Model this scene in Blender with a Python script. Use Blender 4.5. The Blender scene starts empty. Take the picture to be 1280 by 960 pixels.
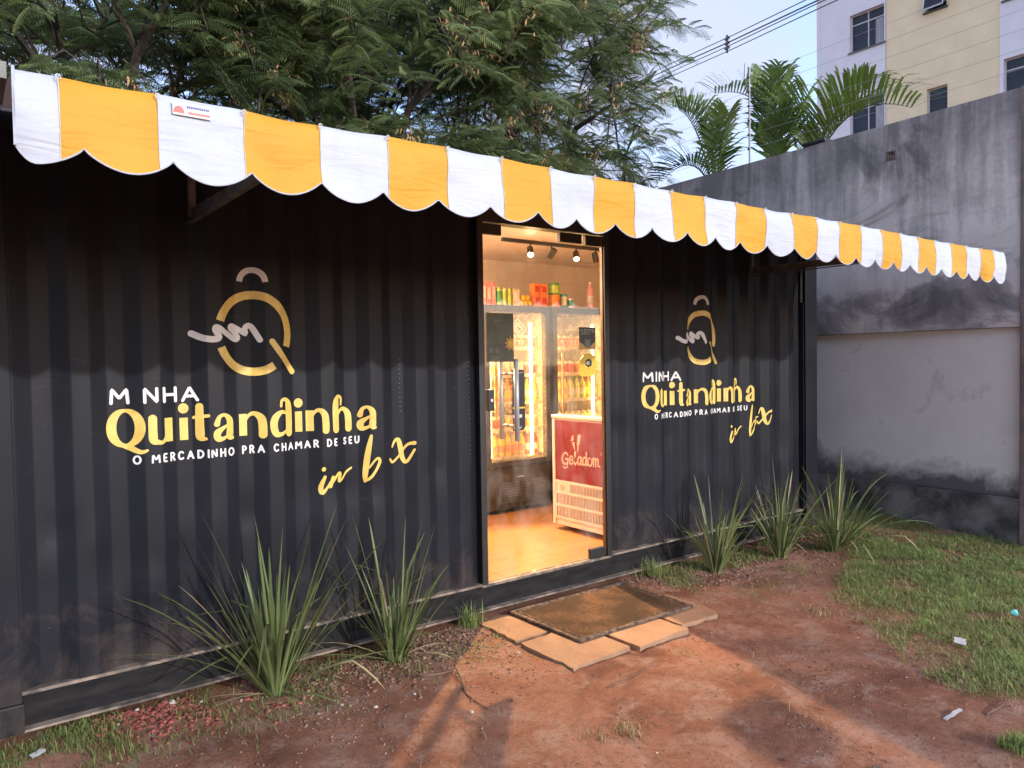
import bpy, bmesh, math, random
import numpy as np
from mathutils import Vector, Matrix, noise, Euler

random.seed(7); RNG = np.random.default_rng(7)
scene = bpy.context.scene
COL = scene.collection

# ------------------------------------------------------------------ camera
cam_d = bpy.data.cameras.new('camera'); cam = bpy.data.objects.new('camera', cam_d); COL.objects.link(cam)
cam_d.sensor_width = 36.0; cam_d.sensor_fit = 'HORIZONTAL'; cam_d.lens = 930.0 / 1280.0 * 36.0
cam_d.clip_start = 0.05; cam_d.clip_end = 500
Rm = Matrix(((0.79798003, 0.03106492, -0.60188275),
             (-0.60246503, 0.01420521, -0.79801886),
             (-0.01624052, 0.99941642, 0.030051)))
cam.matrix_world = Matrix.Translation((-0.07, -3.66, 1.545)) @ Rm.to_4x4()
scene.camera = cam

# ------------------------------------------------------------------ sky, sun, exposure
SUN_EL, SUN_AZ = 18.7, 13.0          # azimuth: degrees to +x of the outward normal (-y) of the container front
world = bpy.data.worlds.new('World'); scene.world = world; world.use_nodes = True
wn = world.node_tree; wn.nodes.clear()
w_out = wn.nodes.new('ShaderNodeOutputWorld'); w_bg = wn.nodes.new('ShaderNodeBackground')
w_sky = wn.nodes.new('ShaderNodeTexSky'); w_sky.sky_type = 'NISHITA'; w_sky.sun_disc = False
w_sky.sun_elevation = math.radians(SUN_EL); w_sky.sun_rotation = math.radians(180 - SUN_AZ)
w_sky.air_density = 1.0; w_sky.dust_density = 0.6; w_sky.ozone_density = 2.0
w_tc = wn.nodes.new('ShaderNodeTexCoord')
w_map = wn.nodes.new('ShaderNodeMapping'); w_map.inputs['Scale'].default_value = (1, 1, 1.9)
w_map.inputs['Location'].default_value = (0.35, 0.1, 0.0)
w_no = wn.nodes.new('ShaderNodeTexNoise'); w_no.inputs['Scale'].default_value = 3.4
w_no.inputs['Detail'].default_value = 9; w_no.inputs['Roughness'].default_value = 0.55; w_no.inputs['Distortion'].default_value = 0.3
w_rp = wn.nodes.new('ShaderNodeValToRGB')
w_rp.color_ramp.elements[0].position = 0.43; w_rp.color_ramp.elements[0].color = (0.22, 0.22, 0.22, 1)
w_rp.color_ramp.elements[1].position = 0.58; w_rp.color_ramp.elements[1].color = (.9, .9, .9, 1)
w_mx = wn.nodes.new('ShaderNodeMix'); w_mx.data_type = 'RGBA'
w_mx.inputs['B'].default_value = (1.12,1.2,1.55, 1)
wn.links.new(w_tc.outputs['Generated'], w_map.inputs['Vector']); wn.links.new(w_map.outputs[0], w_no.inputs['Vector'])
wn.links.new(w_no.outputs['Fac'], w_rp.inputs['Fac']); wn.links.new(w_rp.outputs['Color'], w_mx.inputs['Factor'])
w_tint = wn.nodes.new('ShaderNodeMix'); w_tint.data_type = 'RGBA'; w_tint.blend_type = 'MULTIPLY'; w_tint.inputs[0].default_value = 1.0; w_tint.inputs['B'].default_value = (.76, .725, .81, 1)
wn.links.new(w_sky.outputs['Color'], w_tint.inputs['A']); wn.links.new(w_tint.outputs['Result'], w_mx.inputs['A']); wn.links.new(w_mx.outputs['Result'], w_bg.inputs['Color'])
w_bg.inputs['Strength'].default_value = 0.15
wn.links.new(w_bg.outputs[0], w_out.inputs['Surface'])

sun_d = bpy.data.lights.new('sun', 'SUN'); sun = bpy.data.objects.new('sun', sun_d); COL.objects.link(sun)
sun_d.energy = 0.68; sun_d.angle = math.radians(1.1); sun_d.color = (1.0, 0.965, 0.92)
_e, _a = math.radians(SUN_EL), math.radians(SUN_AZ)
sdir = Vector((math.sin(_a) * math.cos(_e), -math.cos(_a) * math.cos(_e), math.sin(_e)))
sun.rotation_euler = sdir.to_track_quat('Z', 'Y').to_euler(); sun.location = (2, -20, 12)

scene.view_settings.view_transform = 'Standard'; scene.view_settings.look = 'None'
scene.view_settings.gamma = 1.0; scene.view_settings.use_curve_mapping = False
scene.view_settings.exposure = 2.2
scene.cycles.max_bounces = 6; scene.cycles.transparent_max_bounces = 24
scene.cycles.sample_clamp_indirect = 4.0; scene.cycles.use_denoising = True
scene.cycles.caustics_reflective = False; scene.cycles.caustics_refractive = False

# ------------------------------------------------------------------ helpers: materials
def new_mat(name):
    m = bpy.data.materials.new(name); m.use_nodes = True
    nt = m.node_tree; b = nt.nodes['Principled BSDF']
    return m, nt, b
def nd(nt, typ, ins=None, **attrs):
    n = nt.nodes.new('ShaderNode' + typ)
    for k, v in attrs.items(): setattr(n, k, v)
    for k, v in (ins or {}).items():
        if hasattr(v, 'is_linked') or v.__class__.__name__.startswith('NodeSocket'): nt.links.new(v, n.inputs[k])
        else: n.inputs[k].default_value = v
    return n
def c4(c): return (c[0], c[1], c[2], 1)
def ramp(nt, fac, stops):
    r = nd(nt, 'ValToRGB', {'Fac': fac}); cr = r.color_ramp
    while len(cr.elements) < len(stops): cr.elements.new(0.5)
    for e, (p, c) in zip(cr.elements, stops):
        e.position = p; e.color = c4(c) if hasattr(c, '__len__') else (c, c, c, 1)
    return r.outputs['Color']
def mixc(nt, f, a, b, mode='MIX'):
    n = nd(nt, 'Mix', data_type='RGBA', blend_type=mode)
    for k, v in (('Factor', f), ('A', a), ('B', b)):
        if v.__class__.__name__.startswith('NodeSocket'): nt.links.new(v, n.inputs[k])
        elif k == 'Factor': n.inputs[0].default_value = v
        else: n.inputs[k].default_value = c4(v)
    return n.outputs['Result']
def coord(nt, scale=(1, 1, 1), loc=(0, 0, 0)):
    g = nd(nt, 'NewGeometry'); mp = nd(nt, 'Mapping', {'Vector': g.outputs['Position'], 'Scale': scale, 'Location': loc})
    return mp.outputs[0]
def ncoord(nt, vec, scale, detail=6, rough=.55, dist=0):
    return nd(nt, 'TexNoise', {'Vector': vec, 'Scale': scale, 'Detail': detail, 'Roughness': rough, 'Distortion': dist}).outputs['Fac']
def bump(nt, b, h, strength=.3, dist=.01):
    n = nd(nt, 'Bump', {'Height': h, 'Strength': strength, 'Distance': dist}); nt.links.new(n.outputs[0], b.inputs['Normal'])
def mat(name, c1, c2=None, scale=8, rough=.6, bmp=0, bscale=None, metal=0, spec=.5, stretch=(1, 1, 1), lo=.35, hi=.65, rvar=0, detail=6):
    m, nt, b = new_mat(name)
    b.inputs['Roughness'].default_value = rough; b.inputs['Metallic'].default_value = metal
    b.inputs['Specular IOR Level'].default_value = spec
    v = coord(nt, stretch)
    c2 = c2 or tuple(x * .82 for x in c1)
    n = ncoord(nt, v, scale, detail)
    nt.links.new(ramp(nt, n, [(lo, c2), (hi, c1)]), b.inputs['Base Color'])
    if rvar:
        nt.links.new(ramp(nt, n, [(.3, max(0, rough - rvar)), (.7, min(1, rough + rvar))]), b.inputs['Roughness'])
    if bmp:
        bump(nt, b, ncoord(nt, v, bscale or scale * 4, 5), bmp, .01)
    return m
def emis(name, c, s, base=(.8, .8, .8)):
    m, nt, b = new_mat(name)
    b.inputs['Base Color'].default_value = c4(base); b.inputs['Emission Color'].default_value = c4(c)
    b.inputs['Emission Strength'].default_value = s
    return m
def glass(name, tint=(1, 1, 1), refl=1.0, rough=.02, dirt_haze=None):
    m, nt, b = new_mat(name); nt.nodes.remove(b); out = nt.nodes['Material Output']
    tr = nd(nt, 'BsdfTransparent', {'Color': c4(tint)}); gl = nd(nt, 'BsdfGlossy', {'Roughness': rough, 'Color': (1, 1, 1, 1)})
    lw = nd(nt, 'LayerWeight', {'Blend': .5}); p5 = nd(nt, 'Math', {0: lw.outputs['Facing'], 1: 5.0}, operation='POWER')
    fr = nd(nt, 'Math', {0: p5.outputs[0], 1: .9, 2: .04}, operation='MULTIPLY_ADD')
    mu = nd(nt, 'Math', {0: fr.outputs[0], 1: refl}, operation='MULTIPLY')
    mx = nd(nt, 'MixShader', {0: mu.outputs[0]}); nt.links.new(tr.outputs[0], mx.inputs[1]); nt.links.new(gl.outputs[0], mx.inputs[2])
    last = mx
    if dirt_haze:
        v = coord(nt, (1, 1, .6)); n = ncoord(nt, v, dirt_haze[2] if len(dirt_haze) > 2 else 30, 8, .7)
        df = nd(nt, 'BsdfDiffuse', {'Color': c4(dirt_haze[0])})
        f = ramp(nt, n, [(.42, 0.0), (.75, dirt_haze[1])])
        last = nd(nt, 'MixShader', {0: f}); nt.links.new(mx.outputs[0], last.inputs[1]); nt.links.new(df.outputs[0], last.inputs[2])
    nt.links.new(last.outputs[0], out.inputs['Surface'])
    return m
def leafmat(name, dark, light, trans=.3, rough=.5, spec=.4):
    m, nt, b = new_mat(name); out = nt.nodes['Material Output']
    at = nd(nt, 'Attribute', attribute_name='tone')
    col = ramp(nt, at.outputs['Fac'], [(0, dark), (.85, light), (1.0, tuple(min(1, x * 1.5) for x in light))])
    nt.links.new(col, b.inputs['Base Color']); b.inputs['Roughness'].default_value = rough
    b.inputs['Specular IOR Level'].default_value = spec
    tl = nd(nt, 'BsdfTranslucent', {'Color': col})
    mx = nd(nt, 'MixShader', {0: trans}); nt.links.new(b.outputs[0], mx.inputs[1]); nt.links.new(tl.outputs[0], mx.inputs[2])
    nt.links.new(mx.outputs[0], out.inputs['Surface'])
    return m

# ------------------------------------------------------------------ helpers: objects
ORG = {}
def put(o, name, parent):
    COL.objects.link(o)
    if parent is not None: o.parent = parent; ORG[o.name] = ORG.get(parent.name, Vector((0, 0, 0)))
    return o
def tag(o, label, cat, group=None, kind=None):
    if label: o['label'] = label
    if cat: o['category'] = cat
    if group: o['group'] = group
    if kind: o['kind'] = kind
    return o
def thing(name, label, cat, loc=(0, 0, 0), group=None):
    o = bpy.data.objects.new(name, None); COL.objects.link(o); o.location = loc; o.empty_display_size = .1
    ORG[o.name] = Vector(loc)
    return tag(o, label, cat, group)
def link_mesh(name, me, parent=None, loc=(0, 0, 0)):
    o = bpy.data.objects.new(name, me); o.location = loc
    return put(o, name, parent)
def copy_tree(o, parent=None):
    c = o.copy(); COL.objects.link(c)
    if parent is not None: c.parent = parent
    for ch in o.children: copy_tree(ch, c)
    return c
class MB:
    def __init__(s): s.v = []; s.f = []; s.m = []
    def add(s, vs, fs, m=0):
        n = len(s.v); s.v += [tuple(p) for p in vs]; s.f += [tuple(i + n for i in f) for f in fs]; s.m += [m] * len(fs); return s
    def box(s, x0, x1, y0, y1, z0, z1, m=0):
        return s.add([(x0, y0, z0), (x1, y0, z0), (x1, y1, z0), (x0, y1, z0), (x0, y0, z1), (x1, y0, z1), (x1, y1, z1), (x0, y1, z1)],
                     [(0, 3, 2, 1), (4, 5, 6, 7), (0, 1, 5, 4), (1, 2, 6, 5), (2, 3, 7, 6), (3, 0, 4, 7)], m)
    def tube(s, pts, r, n=8, m=0, cap=True):
        pts = [Vector(p) for p in pts]; rs = r if hasattr(r, '__len__') else [r] * len(pts)
        vs = []; k = len(pts)
        for i, p in enumerate(pts):
            d = (pts[min(i + 1, k - 1)] - pts[max(i - 1, 0)]).normalized()
            u = d.cross(Vector((0, 0, 1)))
            if u.length < 1e-3: u = d.cross(Vector((0, 1, 0)))
            u.normalize(); w = d.cross(u)
            for j in range(n):
                a = 2 * math.pi * j / n; vs.append(p + (u * math.cos(a) + w * math.sin(a)) * rs[i])
        fs = [(i * n + j, i * n + (j + 1) % n, (i + 1) * n + (j + 1) % n, (i + 1) * n + j) for i in range(k - 1) for j in range(n)]
        if cap: fs += [tuple(range(n - 1, -1, -1)), tuple(range((k - 1) * n, k * n))]
        return s.add(vs, fs, m)
    def lathe(s, prof, c=(0, 0, 0), n=12, m=0):
        vs = []
        for r, z in prof:
            for j in range(n):
                a = 2 * math.pi * j / n; vs.append((c[0] + r * math.cos(a), c[1] + r * math.sin(a), c[2] + z))
        k = len(prof)
        fs = [(i * n + j, i * n + (j + 1) % n, (i + 1) * n + (j + 1) % n, (i + 1) * n + j) for i in range(k - 1) for j in range(n)]
        fs += [tuple(range(n - 1, -1, -1)), tuple(range((k - 1) * n, k * n))]
        return s.add(vs, fs, m)
    def quad(s, a, b, c, d, m=0): return s.add([a, b, c, d], [(0, 1, 2, 3)], m)
    def mesh(s, name, mats, org=(0, 0, 0), smooth=False, bevel=0):
        me = bpy.data.meshes.new(name); o = Vector(org)
        me.from_pydata([(p[0] - o[0], p[1] - o[1], p[2] - o[2]) for p in s.v], [], s.f)
        for mm in (mats if isinstance(mats, (list, tuple)) else [mats]): me.materials.append(mm)
        me.polygons.foreach_set('material_index', s.m)
        if bevel:
            bm = bmesh.new(); bm.from_mesh(me)
            es = [e for e in bm.edges if len(e.link_faces) == 2 and e.calc_face_angle(0) > .5]
            bmesh.ops.bevel(bm, geom=es, offset=bevel, segments=2, affect='EDGES', profile=.6, clamp_overlap=True); bm.to_mesh(me); bm.free()
        if smooth: me.polygons.foreach_set('use_smooth', [True] * len(me.polygons))
        me.update(); return me
    def build(s, name, mats, parent=None, smooth=False, bevel=0, loc=None):
        org = ORG.get(parent.name, Vector((0, 0, 0))) if parent is not None else Vector(loc or (0, 0, 0))
        me = s.mesh(name, mats, org, smooth, bevel)
        o = link_mesh(name, me, parent, (0, 0, 0) if parent is not None else (loc or (0, 0, 0)))
        if parent is None: ORG[o.name] = org
        return o
def npmesh(name, V, F, mats, tone=None, smooth=False, mi=None):
    """fast mesh from arrays; F is an (n,k) array or a list of such arrays"""
    Fs = F if isinstance(F, list) else [F]
    me = bpy.data.meshes.new(name); me.vertices.add(len(V)); me.vertices.foreach_set('co', np.asarray(V, np.float32).ravel())
    loops = np.concatenate([f.ravel() for f in Fs]).astype(np.int32)
    sizes = np.concatenate([np.full(len(f), f.shape[1]) for f in Fs]).astype(np.int32)
    starts = np.concatenate([[0], np.cumsum(sizes)[:-1]]).astype(np.int32)
    me.loops.add(len(loops)); me.loops.foreach_set('vertex_index', loops)
    me.polygons.add(len(sizes)); me.polygons.foreach_set('loop_start', starts)
    try: me.polygons.foreach_set('loop_total', sizes)
    except Exception: pass
    for m in (mats if isinstance(mats, (list, tuple)) else [mats]): me.materials.append(m)
    if mi is not None: me.polygons.foreach_set('material_index', np.asarray(mi, np.int32))
    if tone is not None:
        a = me.attributes.new('tone', 'FLOAT', 'POINT'); a.data.foreach_set('value', np.asarray(tone, np.float32))
    me.update(calc_edges=True); me.validate()
    if smooth: me.polygons.foreach_set('use_smooth', [True] * len(me.polygons))
    return me

# ------------------------------------------------------------------ materials
def m_paint():
    m, nt, b = new_mat('black_paint')
    v = coord(nt); n = ncoord(nt, v, 2.2, 8, .6); s = ncoord(nt, coord(nt, (9, 9, .7)), 3, 7, .65); f = ncoord(nt, v, 60, 4)
    base = ramp(nt, n, [(.3, (.0085, .0095, .0135)), (.7, (.0145, .016, .022))])
    dust = ramp(nt, s, [(.58, 0.0), (.88, .05)])
    g_ = nd(nt, 'NewGeometry'); z = nd(nt, 'SeparateXYZ', {0: g_.outputs['Position']}).outputs['Z']
    zl = nd(nt, 'MapRange', {'Value': z, 'From Min': .2, 'From Max': .75, 'To Min': .22, 'To Max': -.12})
    sp = nd(nt, 'Math', {0: ncoord(nt, coord(nt, (1, 1, .8)), 7, 9, .7, .6), 1: zl.outputs[0]}, operation='ADD').outputs[0]
    col = mixc(nt, dust, base, (.13, .12, .11))
    col = mixc(nt, ramp(nt, sp, [(.58, 0.0), (.86, .30)]), col, (.15, .11, .085))
    sc_ = ncoord(nt, coord(nt, (.9, .9, 5), (1, 4, 2)), 6, 3, .5, 2.0)
    col = mixc(nt, ramp(nt, sc_, [(.705, 0.0), (.715, .10), (.725, 0.0)]), col, (.35, .34, .33))
    nt.links.new(col, b.inputs['Base Color'])
    nt.links.new(ramp(nt, n, [(.3, .40), (.7, .55)]), b.inputs['Roughness'])
    b.inputs['Specular IOR Level'].default_value = .18
    bump(nt, b, f, .12, .004)
    return m
PAINT = m_paint()
def m_rail():
    m, nt, b = new_mat('dusty_rail')
    v = coord(nt); n = ncoord(nt, coord(nt, (1, 1, 4)), 5, 8, .65); k = ncoord(nt, v, 40, 5)
    base = ramp(nt, n, [(.35, (.008, .008, .010)), (.78, (.030, .027, .025))])
    nt.links.new(base, b.inputs['Base Color']); b.inputs['Roughness'].default_value = .7; b.inputs['Specular IOR Level'].default_value = .15; bump(nt, b, k, .3, .004)
    return m
RAIL = m_rail()
DUST = mat('dusty_ledge', (.30, .235, .185), (.07, .06, .055), 9, .9, .3, 50, lo=.38, hi=.62)
BLACK = mat('black_trim', (.014, .013, .013), (.008, .008, .008), 12, .45)
GOLD = mat('gold_vinyl', (.80, .60, .16), (.66, .45, .10), 14, .38, .05, 60, spec=.5, lo=.3, hi=.7)
WHITEV = mat('white_vinyl', (.80, .80, .80), (.68, .68, .69), 14, .45, lo=.3, hi=.7)
def m_fabric(name, c1, c2):
    m, nt, b = new_mat(name); out = nt.nodes['Material Output']
    v = coord(nt); n = ncoord(nt, v, 4, 6, .6); w1 = nd(nt, 'TexWave', {'Vector': coord(nt, (1, 1, 1)), 'Scale': 160, 'Distortion': 1.0})
    st = ncoord(nt, coord(nt, (6, 6, .8)), 4, 6, .6)
    col = mixc(nt, ramp(nt, st, [(.55, 0.0), (.85, .25)]), ramp(nt, n, [(.3, c2), (.7, c1)]), tuple(x * .62 for x in c1))
    nt.links.new(col, b.inputs['Base Color']); b.inputs['Roughness'].default_value = .62; b.inputs['Specular IOR Level'].default_value = .3
    cr = ncoord(nt, coord(nt, (1.4, 1.4, 7), (1, 0, 2)), 3.0, 3, .5, 1.0); bump(nt, b, cr, .28, .03)
    tl = nd(nt, 'BsdfTranslucent', {'Color': col}); mx = nd(nt, 'MixShader', {0: .03})
    nt.links.new(b.outputs[0], mx.inputs[1]); nt.links.new(tl.outputs[0], mx.inputs[2]); nt.links.new(mx.outputs[0], out.inputs['Surface'])
    return m
FAB_W = m_fabric('white_canvas', (.50, .53, .59), (.45, .475, .535))
FAB_Y = m_fabric('yellow_canvas', (.61, .315, .032), (.53, .262, .024))
STEEL = mat('galvanised_steel', (.16, .15, .13), (.08, .075, .065), 14, .5, .1, 40, metal=.6)
ROPE = mat('white_cord', (.65, .63, .58), (.5, .48, .44), 30, .8)

# ------------------------------------------------------------------ ground
def gh(x, y):
    h = .018 * noise.noise(Vector((x * .9, y * .9, 3.1))) + .008 * noise.noise(Vector((x * 3.1, y * 3.1, 7.7))) + .006 * noise.noise(Vector((x * 6.5, y * 6.5, 21.3))) + .0045 * noise.noise(Vector((x * 13, y * 13, 1.3)))
    h += .0024 * noise.noise(Vector((x * 31, y * 31, 5.3)))
    w = min(1, max(0, (x - 5.6) / 1.2)); h += .05 * w * min(1, max(0, 1 - abs(y + .1) / 1.2))
    d = max(0, 1 - abs(y + .02) / .35); h += .012 * d
    return h
def axis(lo, hi, step, far):
    a = list(np.arange(lo, hi + 1e-6, step)); g = step
    p = lo; q = hi; L = []; Rr = []
    while p > -far: g *= 1.6; p -= g; L.append(p)
    g = step
    while q < far: g *= 1.6; q += g; Rr.append(q)
    return np.array(L[::-1] + a + Rr)
gx, gy = axis(-.4, 7.0, .026, 160), axis(-3.0, .4, .026, 160)
GX, GY = np.meshgrid(gx, gy)
GZ = np.array([[gh(x, y) if (-3 < x < 9 and -6 < y < 3) else 0 for x in gx] for y in gy])
V = np.stack([GX, GY, GZ], -1).reshape(-1, 3)
nx, ny = len(gx), len(gy)
I = np.arange(nx * ny).reshape(ny, nx)
F = np.stack([I[:-1, :-1], I[:-1, 1:], I[1:, 1:], I[1:, :-1]], -1).reshape(-1, 4)
def m_soil():
    m, nt, b = new_mat('red_soil')
    v = coord(nt); a = ncoord(nt, v, 1.3, 8, .62, .6); c = ncoord(nt, coord(nt, (1, 1, 1), (5, 2, 0)), 5.5, 8, .65, .4)
    d = ncoord(nt, v, 28, 6, .7); e = ncoord(nt, v, 120, 4, .7)
    base = ramp(nt, a, [(.32, (.155, .068, .044)), (.48, (.30, .13, .075)), (.66, (.44, .225, .145))])
    base = mixc(nt, ramp(nt, c, [(.50, 0.0), (.60, .55), (.7, .8)]), base, (.44, .28, .205))
    base = mixc(nt, ramp(nt, c, [(.25, .7), (.42, 0.0)]), base, (.12, .066, .05))
    base = mixc(nt, ramp(nt, d, [(.3, .55), (.5, 0.0)]), base, (.13, .065, .045))
    base = mixc(nt, ramp(nt, e, [(.60, 0.0), (.74, .6)]), base, (.48, .33, .25))
    k_ = ncoord(nt, coord(nt, (1, 1, 1), (2, 7, 0)), 55, 5, .75)
    base = mixc(nt, ramp(nt, k_, [(.32, .6), (.44, 0.0)]), base, (.09, .048, .035))
    nt.links.new(base, b.inputs['Base Color']); b.inputs['Roughness'].default_value = .92; b.inputs['Specular IOR Level'].default_value = .2
    hh = nd(nt, 'Math', {0: d, 1: e}, operation='ADD')
    bump(nt, b, hh.outputs[0], .9, .016)
    return m
ground = link_mesh('ground', npmesh('ground', V, F, m_soil(), smooth=True)); ground['kind'] = 'structure'
GROUND_Z = gh

# ------------------------------------------------------------------ container shop
PITCH, XB = 0.280, 5.098
def corr(x):
    u = (x - XB) % PITCH
    if u < .072: return 0.0
    if u < .140: return .036 * (u - .072) / .068
    if u < .212: return .036
    return .036 * (1 - (u - .212) / .068)
BASE = .05
shop = thing('container_shop', 'black corrugated shipping container fitted out as a small shop with glass door', 'container', (3.03, 1.2, BASE))
DX0, DX1, DZ0, DZ1 = 2.440, 3.522, .20, 2.40      # door opening
FL, FR = .125, 5.87
def dent(x, z):
    d = 0.0
    for cx, cz, r, a in DENTS:
        q = ((x - cx) ** 2 + (z - cz) ** 2) / (r * r)
        if q < 6: d += a * math.exp(-q)
    return d + .0022 * noise.noise(Vector((x * 2.1, 0, z * 1.7)))
_r = random.Random(3)
DENTS = [(_r.uniform(.2, 2.4), _r.uniform(.25, .95), _r.uniform(.03, .12), _r.uniform(-.007, .013)) for _ in range(38)] + \
        [(_r.uniform(3.6, 5.8), _r.uniform(.25, 1.1), _r.uniform(.03, .12), _r.uniform(-.006, .011)) for _ in range(30)]
def front_panel(x0, x1, z0, z1):
    xs = {x0, x1}
    k = math.floor((x0 - XB) / PITCH) - 1
    while XB + k * PITCH < x1 + .3:
        o = XB + k * PITCH
        for br in (0, .072, .140, .212):
            for dd in (-.005, 0.0, .005):
                xs.add(round(o + br + dd, 5))
        for md in (.036, .106, .176, .246): xs.add(round(o + md, 5))
        k += 1
    xs = sorted(x for x in xs if x0 <= x <= x1)
    zs = np.linspace(z0, z1, 44)
    vs = []
    for z in zs:
        for x in xs:
            y = (corr(x - .004) + corr(x) * 2 + corr(x + .004)) / 4
            vs.append((x, y + dent(x, z), z))
    n = len(xs)
    fs = [(j * n + i, j * n + i + 1, (j + 1) * n + i + 1, (j + 1) * n + i) for j in range(len(zs) - 1) for i in range(n - 1)]
    return MB().add(vs, fs)
for a, b_ in ((FL, DX0), (DX1, FR)):
    front_panel(a, b_, .212, 2.52).build('corrugated_panel', PAINT, shop, smooth=True)
# corner posts
for x0, x1 in ((-.02, .125), (5.905, 6.085)):
    m = MB().box(x0, x1, -.012, .15, .166, 2.64); m.build('corner_post', PAINT, shop, bevel=.006)
for x0, x1 in ((-.026, .131), (5.899, 6.091)): MB().box(x0, x1, -.018, .16, .045, .165).build('corner_casting', PAINT, shop, bevel=.006)
MB().box(5.87, 5.902, .015, .10, .2, 2.55).build('post_flange', BLACK, shop)
MB().box(5.874, 5.882, -.006, .014, .2, 2.02).build('post_flange', PAINT, shop)
for x0, x1 in ((-.02, .16), (5.9, 6.08)): MB().box(x0, x1, 2.28, 2.44, .05, 2.64).build('corner_post', PAINT, shop, bevel=.005)
# bottom rail: web + lower flange + dusty upper ledge
MB().box(.125, 5.905, .028, .034, .055, .205).build('bottom_rail', RAIL, shop)
MB().box(.125, 5.905, -.016, .034, .045, .055).build('rail_flange', DUST, shop)
for a, b_ in ((FL, DX0), (DX1, FR)):
    MB().box(a, b_, -.008, .045, .198, .2115).build('panel_ledge', DUST, shop)
MB().box(DX0, DX1, -.004, .05, .188, .2035).build('door_sill', mat('worn_sill', (.25, .20, .15), (.06, .055, .05), 18, .6, .1), shop)
MB().box(.125, 5.905, -.01, .06, 2.52, 2.64).build('top_rail', PAINT, shop)
# sides, back, roof
def side_wall(x, nm):
    ys = np.arange(.15, 2.281, .07); vs = []; fs = []
    for i, y in enumerate(ys):
        xx = x + (.03 if i % 4 in (1, 2) else 0)
        vs += [(xx, y, .2), (xx, y, 2.52)]
    for i in range(len(ys) - 1): fs.append((2 * i, 2 * i + 2, 2 * i + 3, 2 * i + 1))
    MB().add(vs, fs).build(nm, PAINT, shop)
    MB().box(x - .01, x + .05, .15, 2.28, .05, .2).build('end_rail', RAIL, shop)
    MB().box(x - .01, x + .05, .15, 2.28, 2.52, 2.64).build('end_rail', PAINT, shop)
side_wall(.0, 'end_panel'); side_wall(6.04, 'end_panel')
xs = np.arange(.16, 5.91, .07); vs = []; fs = []
for i, x in enumerate(xs):
    yy = 2.42 - (.03 if i % 4 in (1, 2) else 0); vs += [(x, yy, .06), (x, yy, 2.6)]
for i in range(len(xs) - 1): fs.append((2 * i, 2 * i + 2, 2 * i + 3, 2 * i + 1))
MB().add(vs, fs).build('rear_panel', PAINT, shop)
MB().box(-.01, 6.07, .061, 2.43, 2.60, 2.635).build('roof', PAINT, shop)
# rivet holes beside the door
m = MB()
for i in range(34):
    z = .95 + i * .026; m.add([(2.372 + .0022 * math.cos(t), -.0015, z + .0022 * math.sin(t)) for t in np.linspace(0, 6.28, 7)[:-1]], [(5, 4, 3, 2, 1, 0)])
for i in range(12):
    z = 1.28 + i * .026; m.add([(1.93 + .0022 * math.cos(t), corr(1.93) - .0025, z + .0022 * math.sin(t)) for t in np.linspace(0, 6.28, 7)[:-1]], [(5, 4, 3, 2, 1, 0)])
ro = m.build('rivet_row', mat('bare_metal', (.3, .3, .3), None, 9, .4), shop); ro['kind'] = 'stuff'
# interior lining
LIN = mat('interior_panel', (.66, .56, .48), (.60, .50, .43), 3, .6)
MB().box(.13, 5.9, 2.33, 2.36, .18, 2.56).build('interior_back_lining', LIN, shop)
MB().box(.13, .15, .11, 2.33, .18, 2.56).build('interior_end_lining', LIN, shop)
MB().box(5.88, 5.9, .11, 2.33, .18, 2.56).build('interior_end_lining', LIN, shop)
for a, b_ in ((.15, DX0 - .002), (DX1 + .16, 5.88)):
    MB().box(a, b_, .085, .105, .18, 2.56).build('interior_front_lining', LIN, shop)
MB().box(DX0 - .002, DX1 + .002, .05, .105, 2.44, 2.56).build('interior_front_lining', LIN, shop)
# floor of planks
def m_wood():
    m, nt, b = new_mat('oak_laminate')
    oi = nd(nt, 'ObjectInfo'); rnd = oi.outputs['Random']
    g = ncoord(nt, coord(nt, (1.2, 14, 1)), 3.2, 8, .65, .8); h = ncoord(nt, coord(nt, (.6, 5, 1), (3, 1, 0)), 2.0, 5)
    col = ramp(nt, g, [(.3, (.24, .095, .026)), (.55, (.34, .145, .042)), (.75, (.40, .185, .06))])
    col = mixc(nt, ramp(nt, h, [(.4, .35), (.6, 0.0)]), col, (.22, .09, .03))
    col = mixc(nt, nd(nt, 'Math', {0: rnd, 1: .35}, operation='MULTIPLY').outputs[0], col, (.27, .12, .04))
    nt.links.new(col, b.inputs['Base Color']); b.inputs['Roughness'].default_value = .38
    return m
WOOD = m_wood()
fl = MB().box(.15, 5.88, .052, 2.33, .12, .1885).build('floor', mat('subfloor', (.1, .06, .03)), shop)
pw = .125; r0 = 0; y = .055
while y < 2.3:
    x = .16 + (r0 % 3) * -.5
    while x < 5.87:
        xa, xb_ = max(x, .16), min(x + 1.25, 5.87)
        if xb_ - xa > .05:
            MB().box(xa + .0012, xb_ - .0012, y, min(y + pw - .0022, 2.32), .1887, .2).build('plank', WOOD, fl)
        x += 1.25
    y += pw; r0 += 1
# ceiling of PVC slats
SLAT = mat('pvc_ceiling', (.70, .58, .50), (.66, .54, .46), 5, .45)
ce = MB().box(.13, 5.9, .062, 2.33, 2.566, 2.596).build('ceiling', SLAT, shop)
y = .065
while y < 2.32:
    MB().box(.15, 5.88, y, min(y + .092, 2.328), 2.549, 2.5655).build('slat', SLAT, ce, bevel=.003); y += .10

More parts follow.
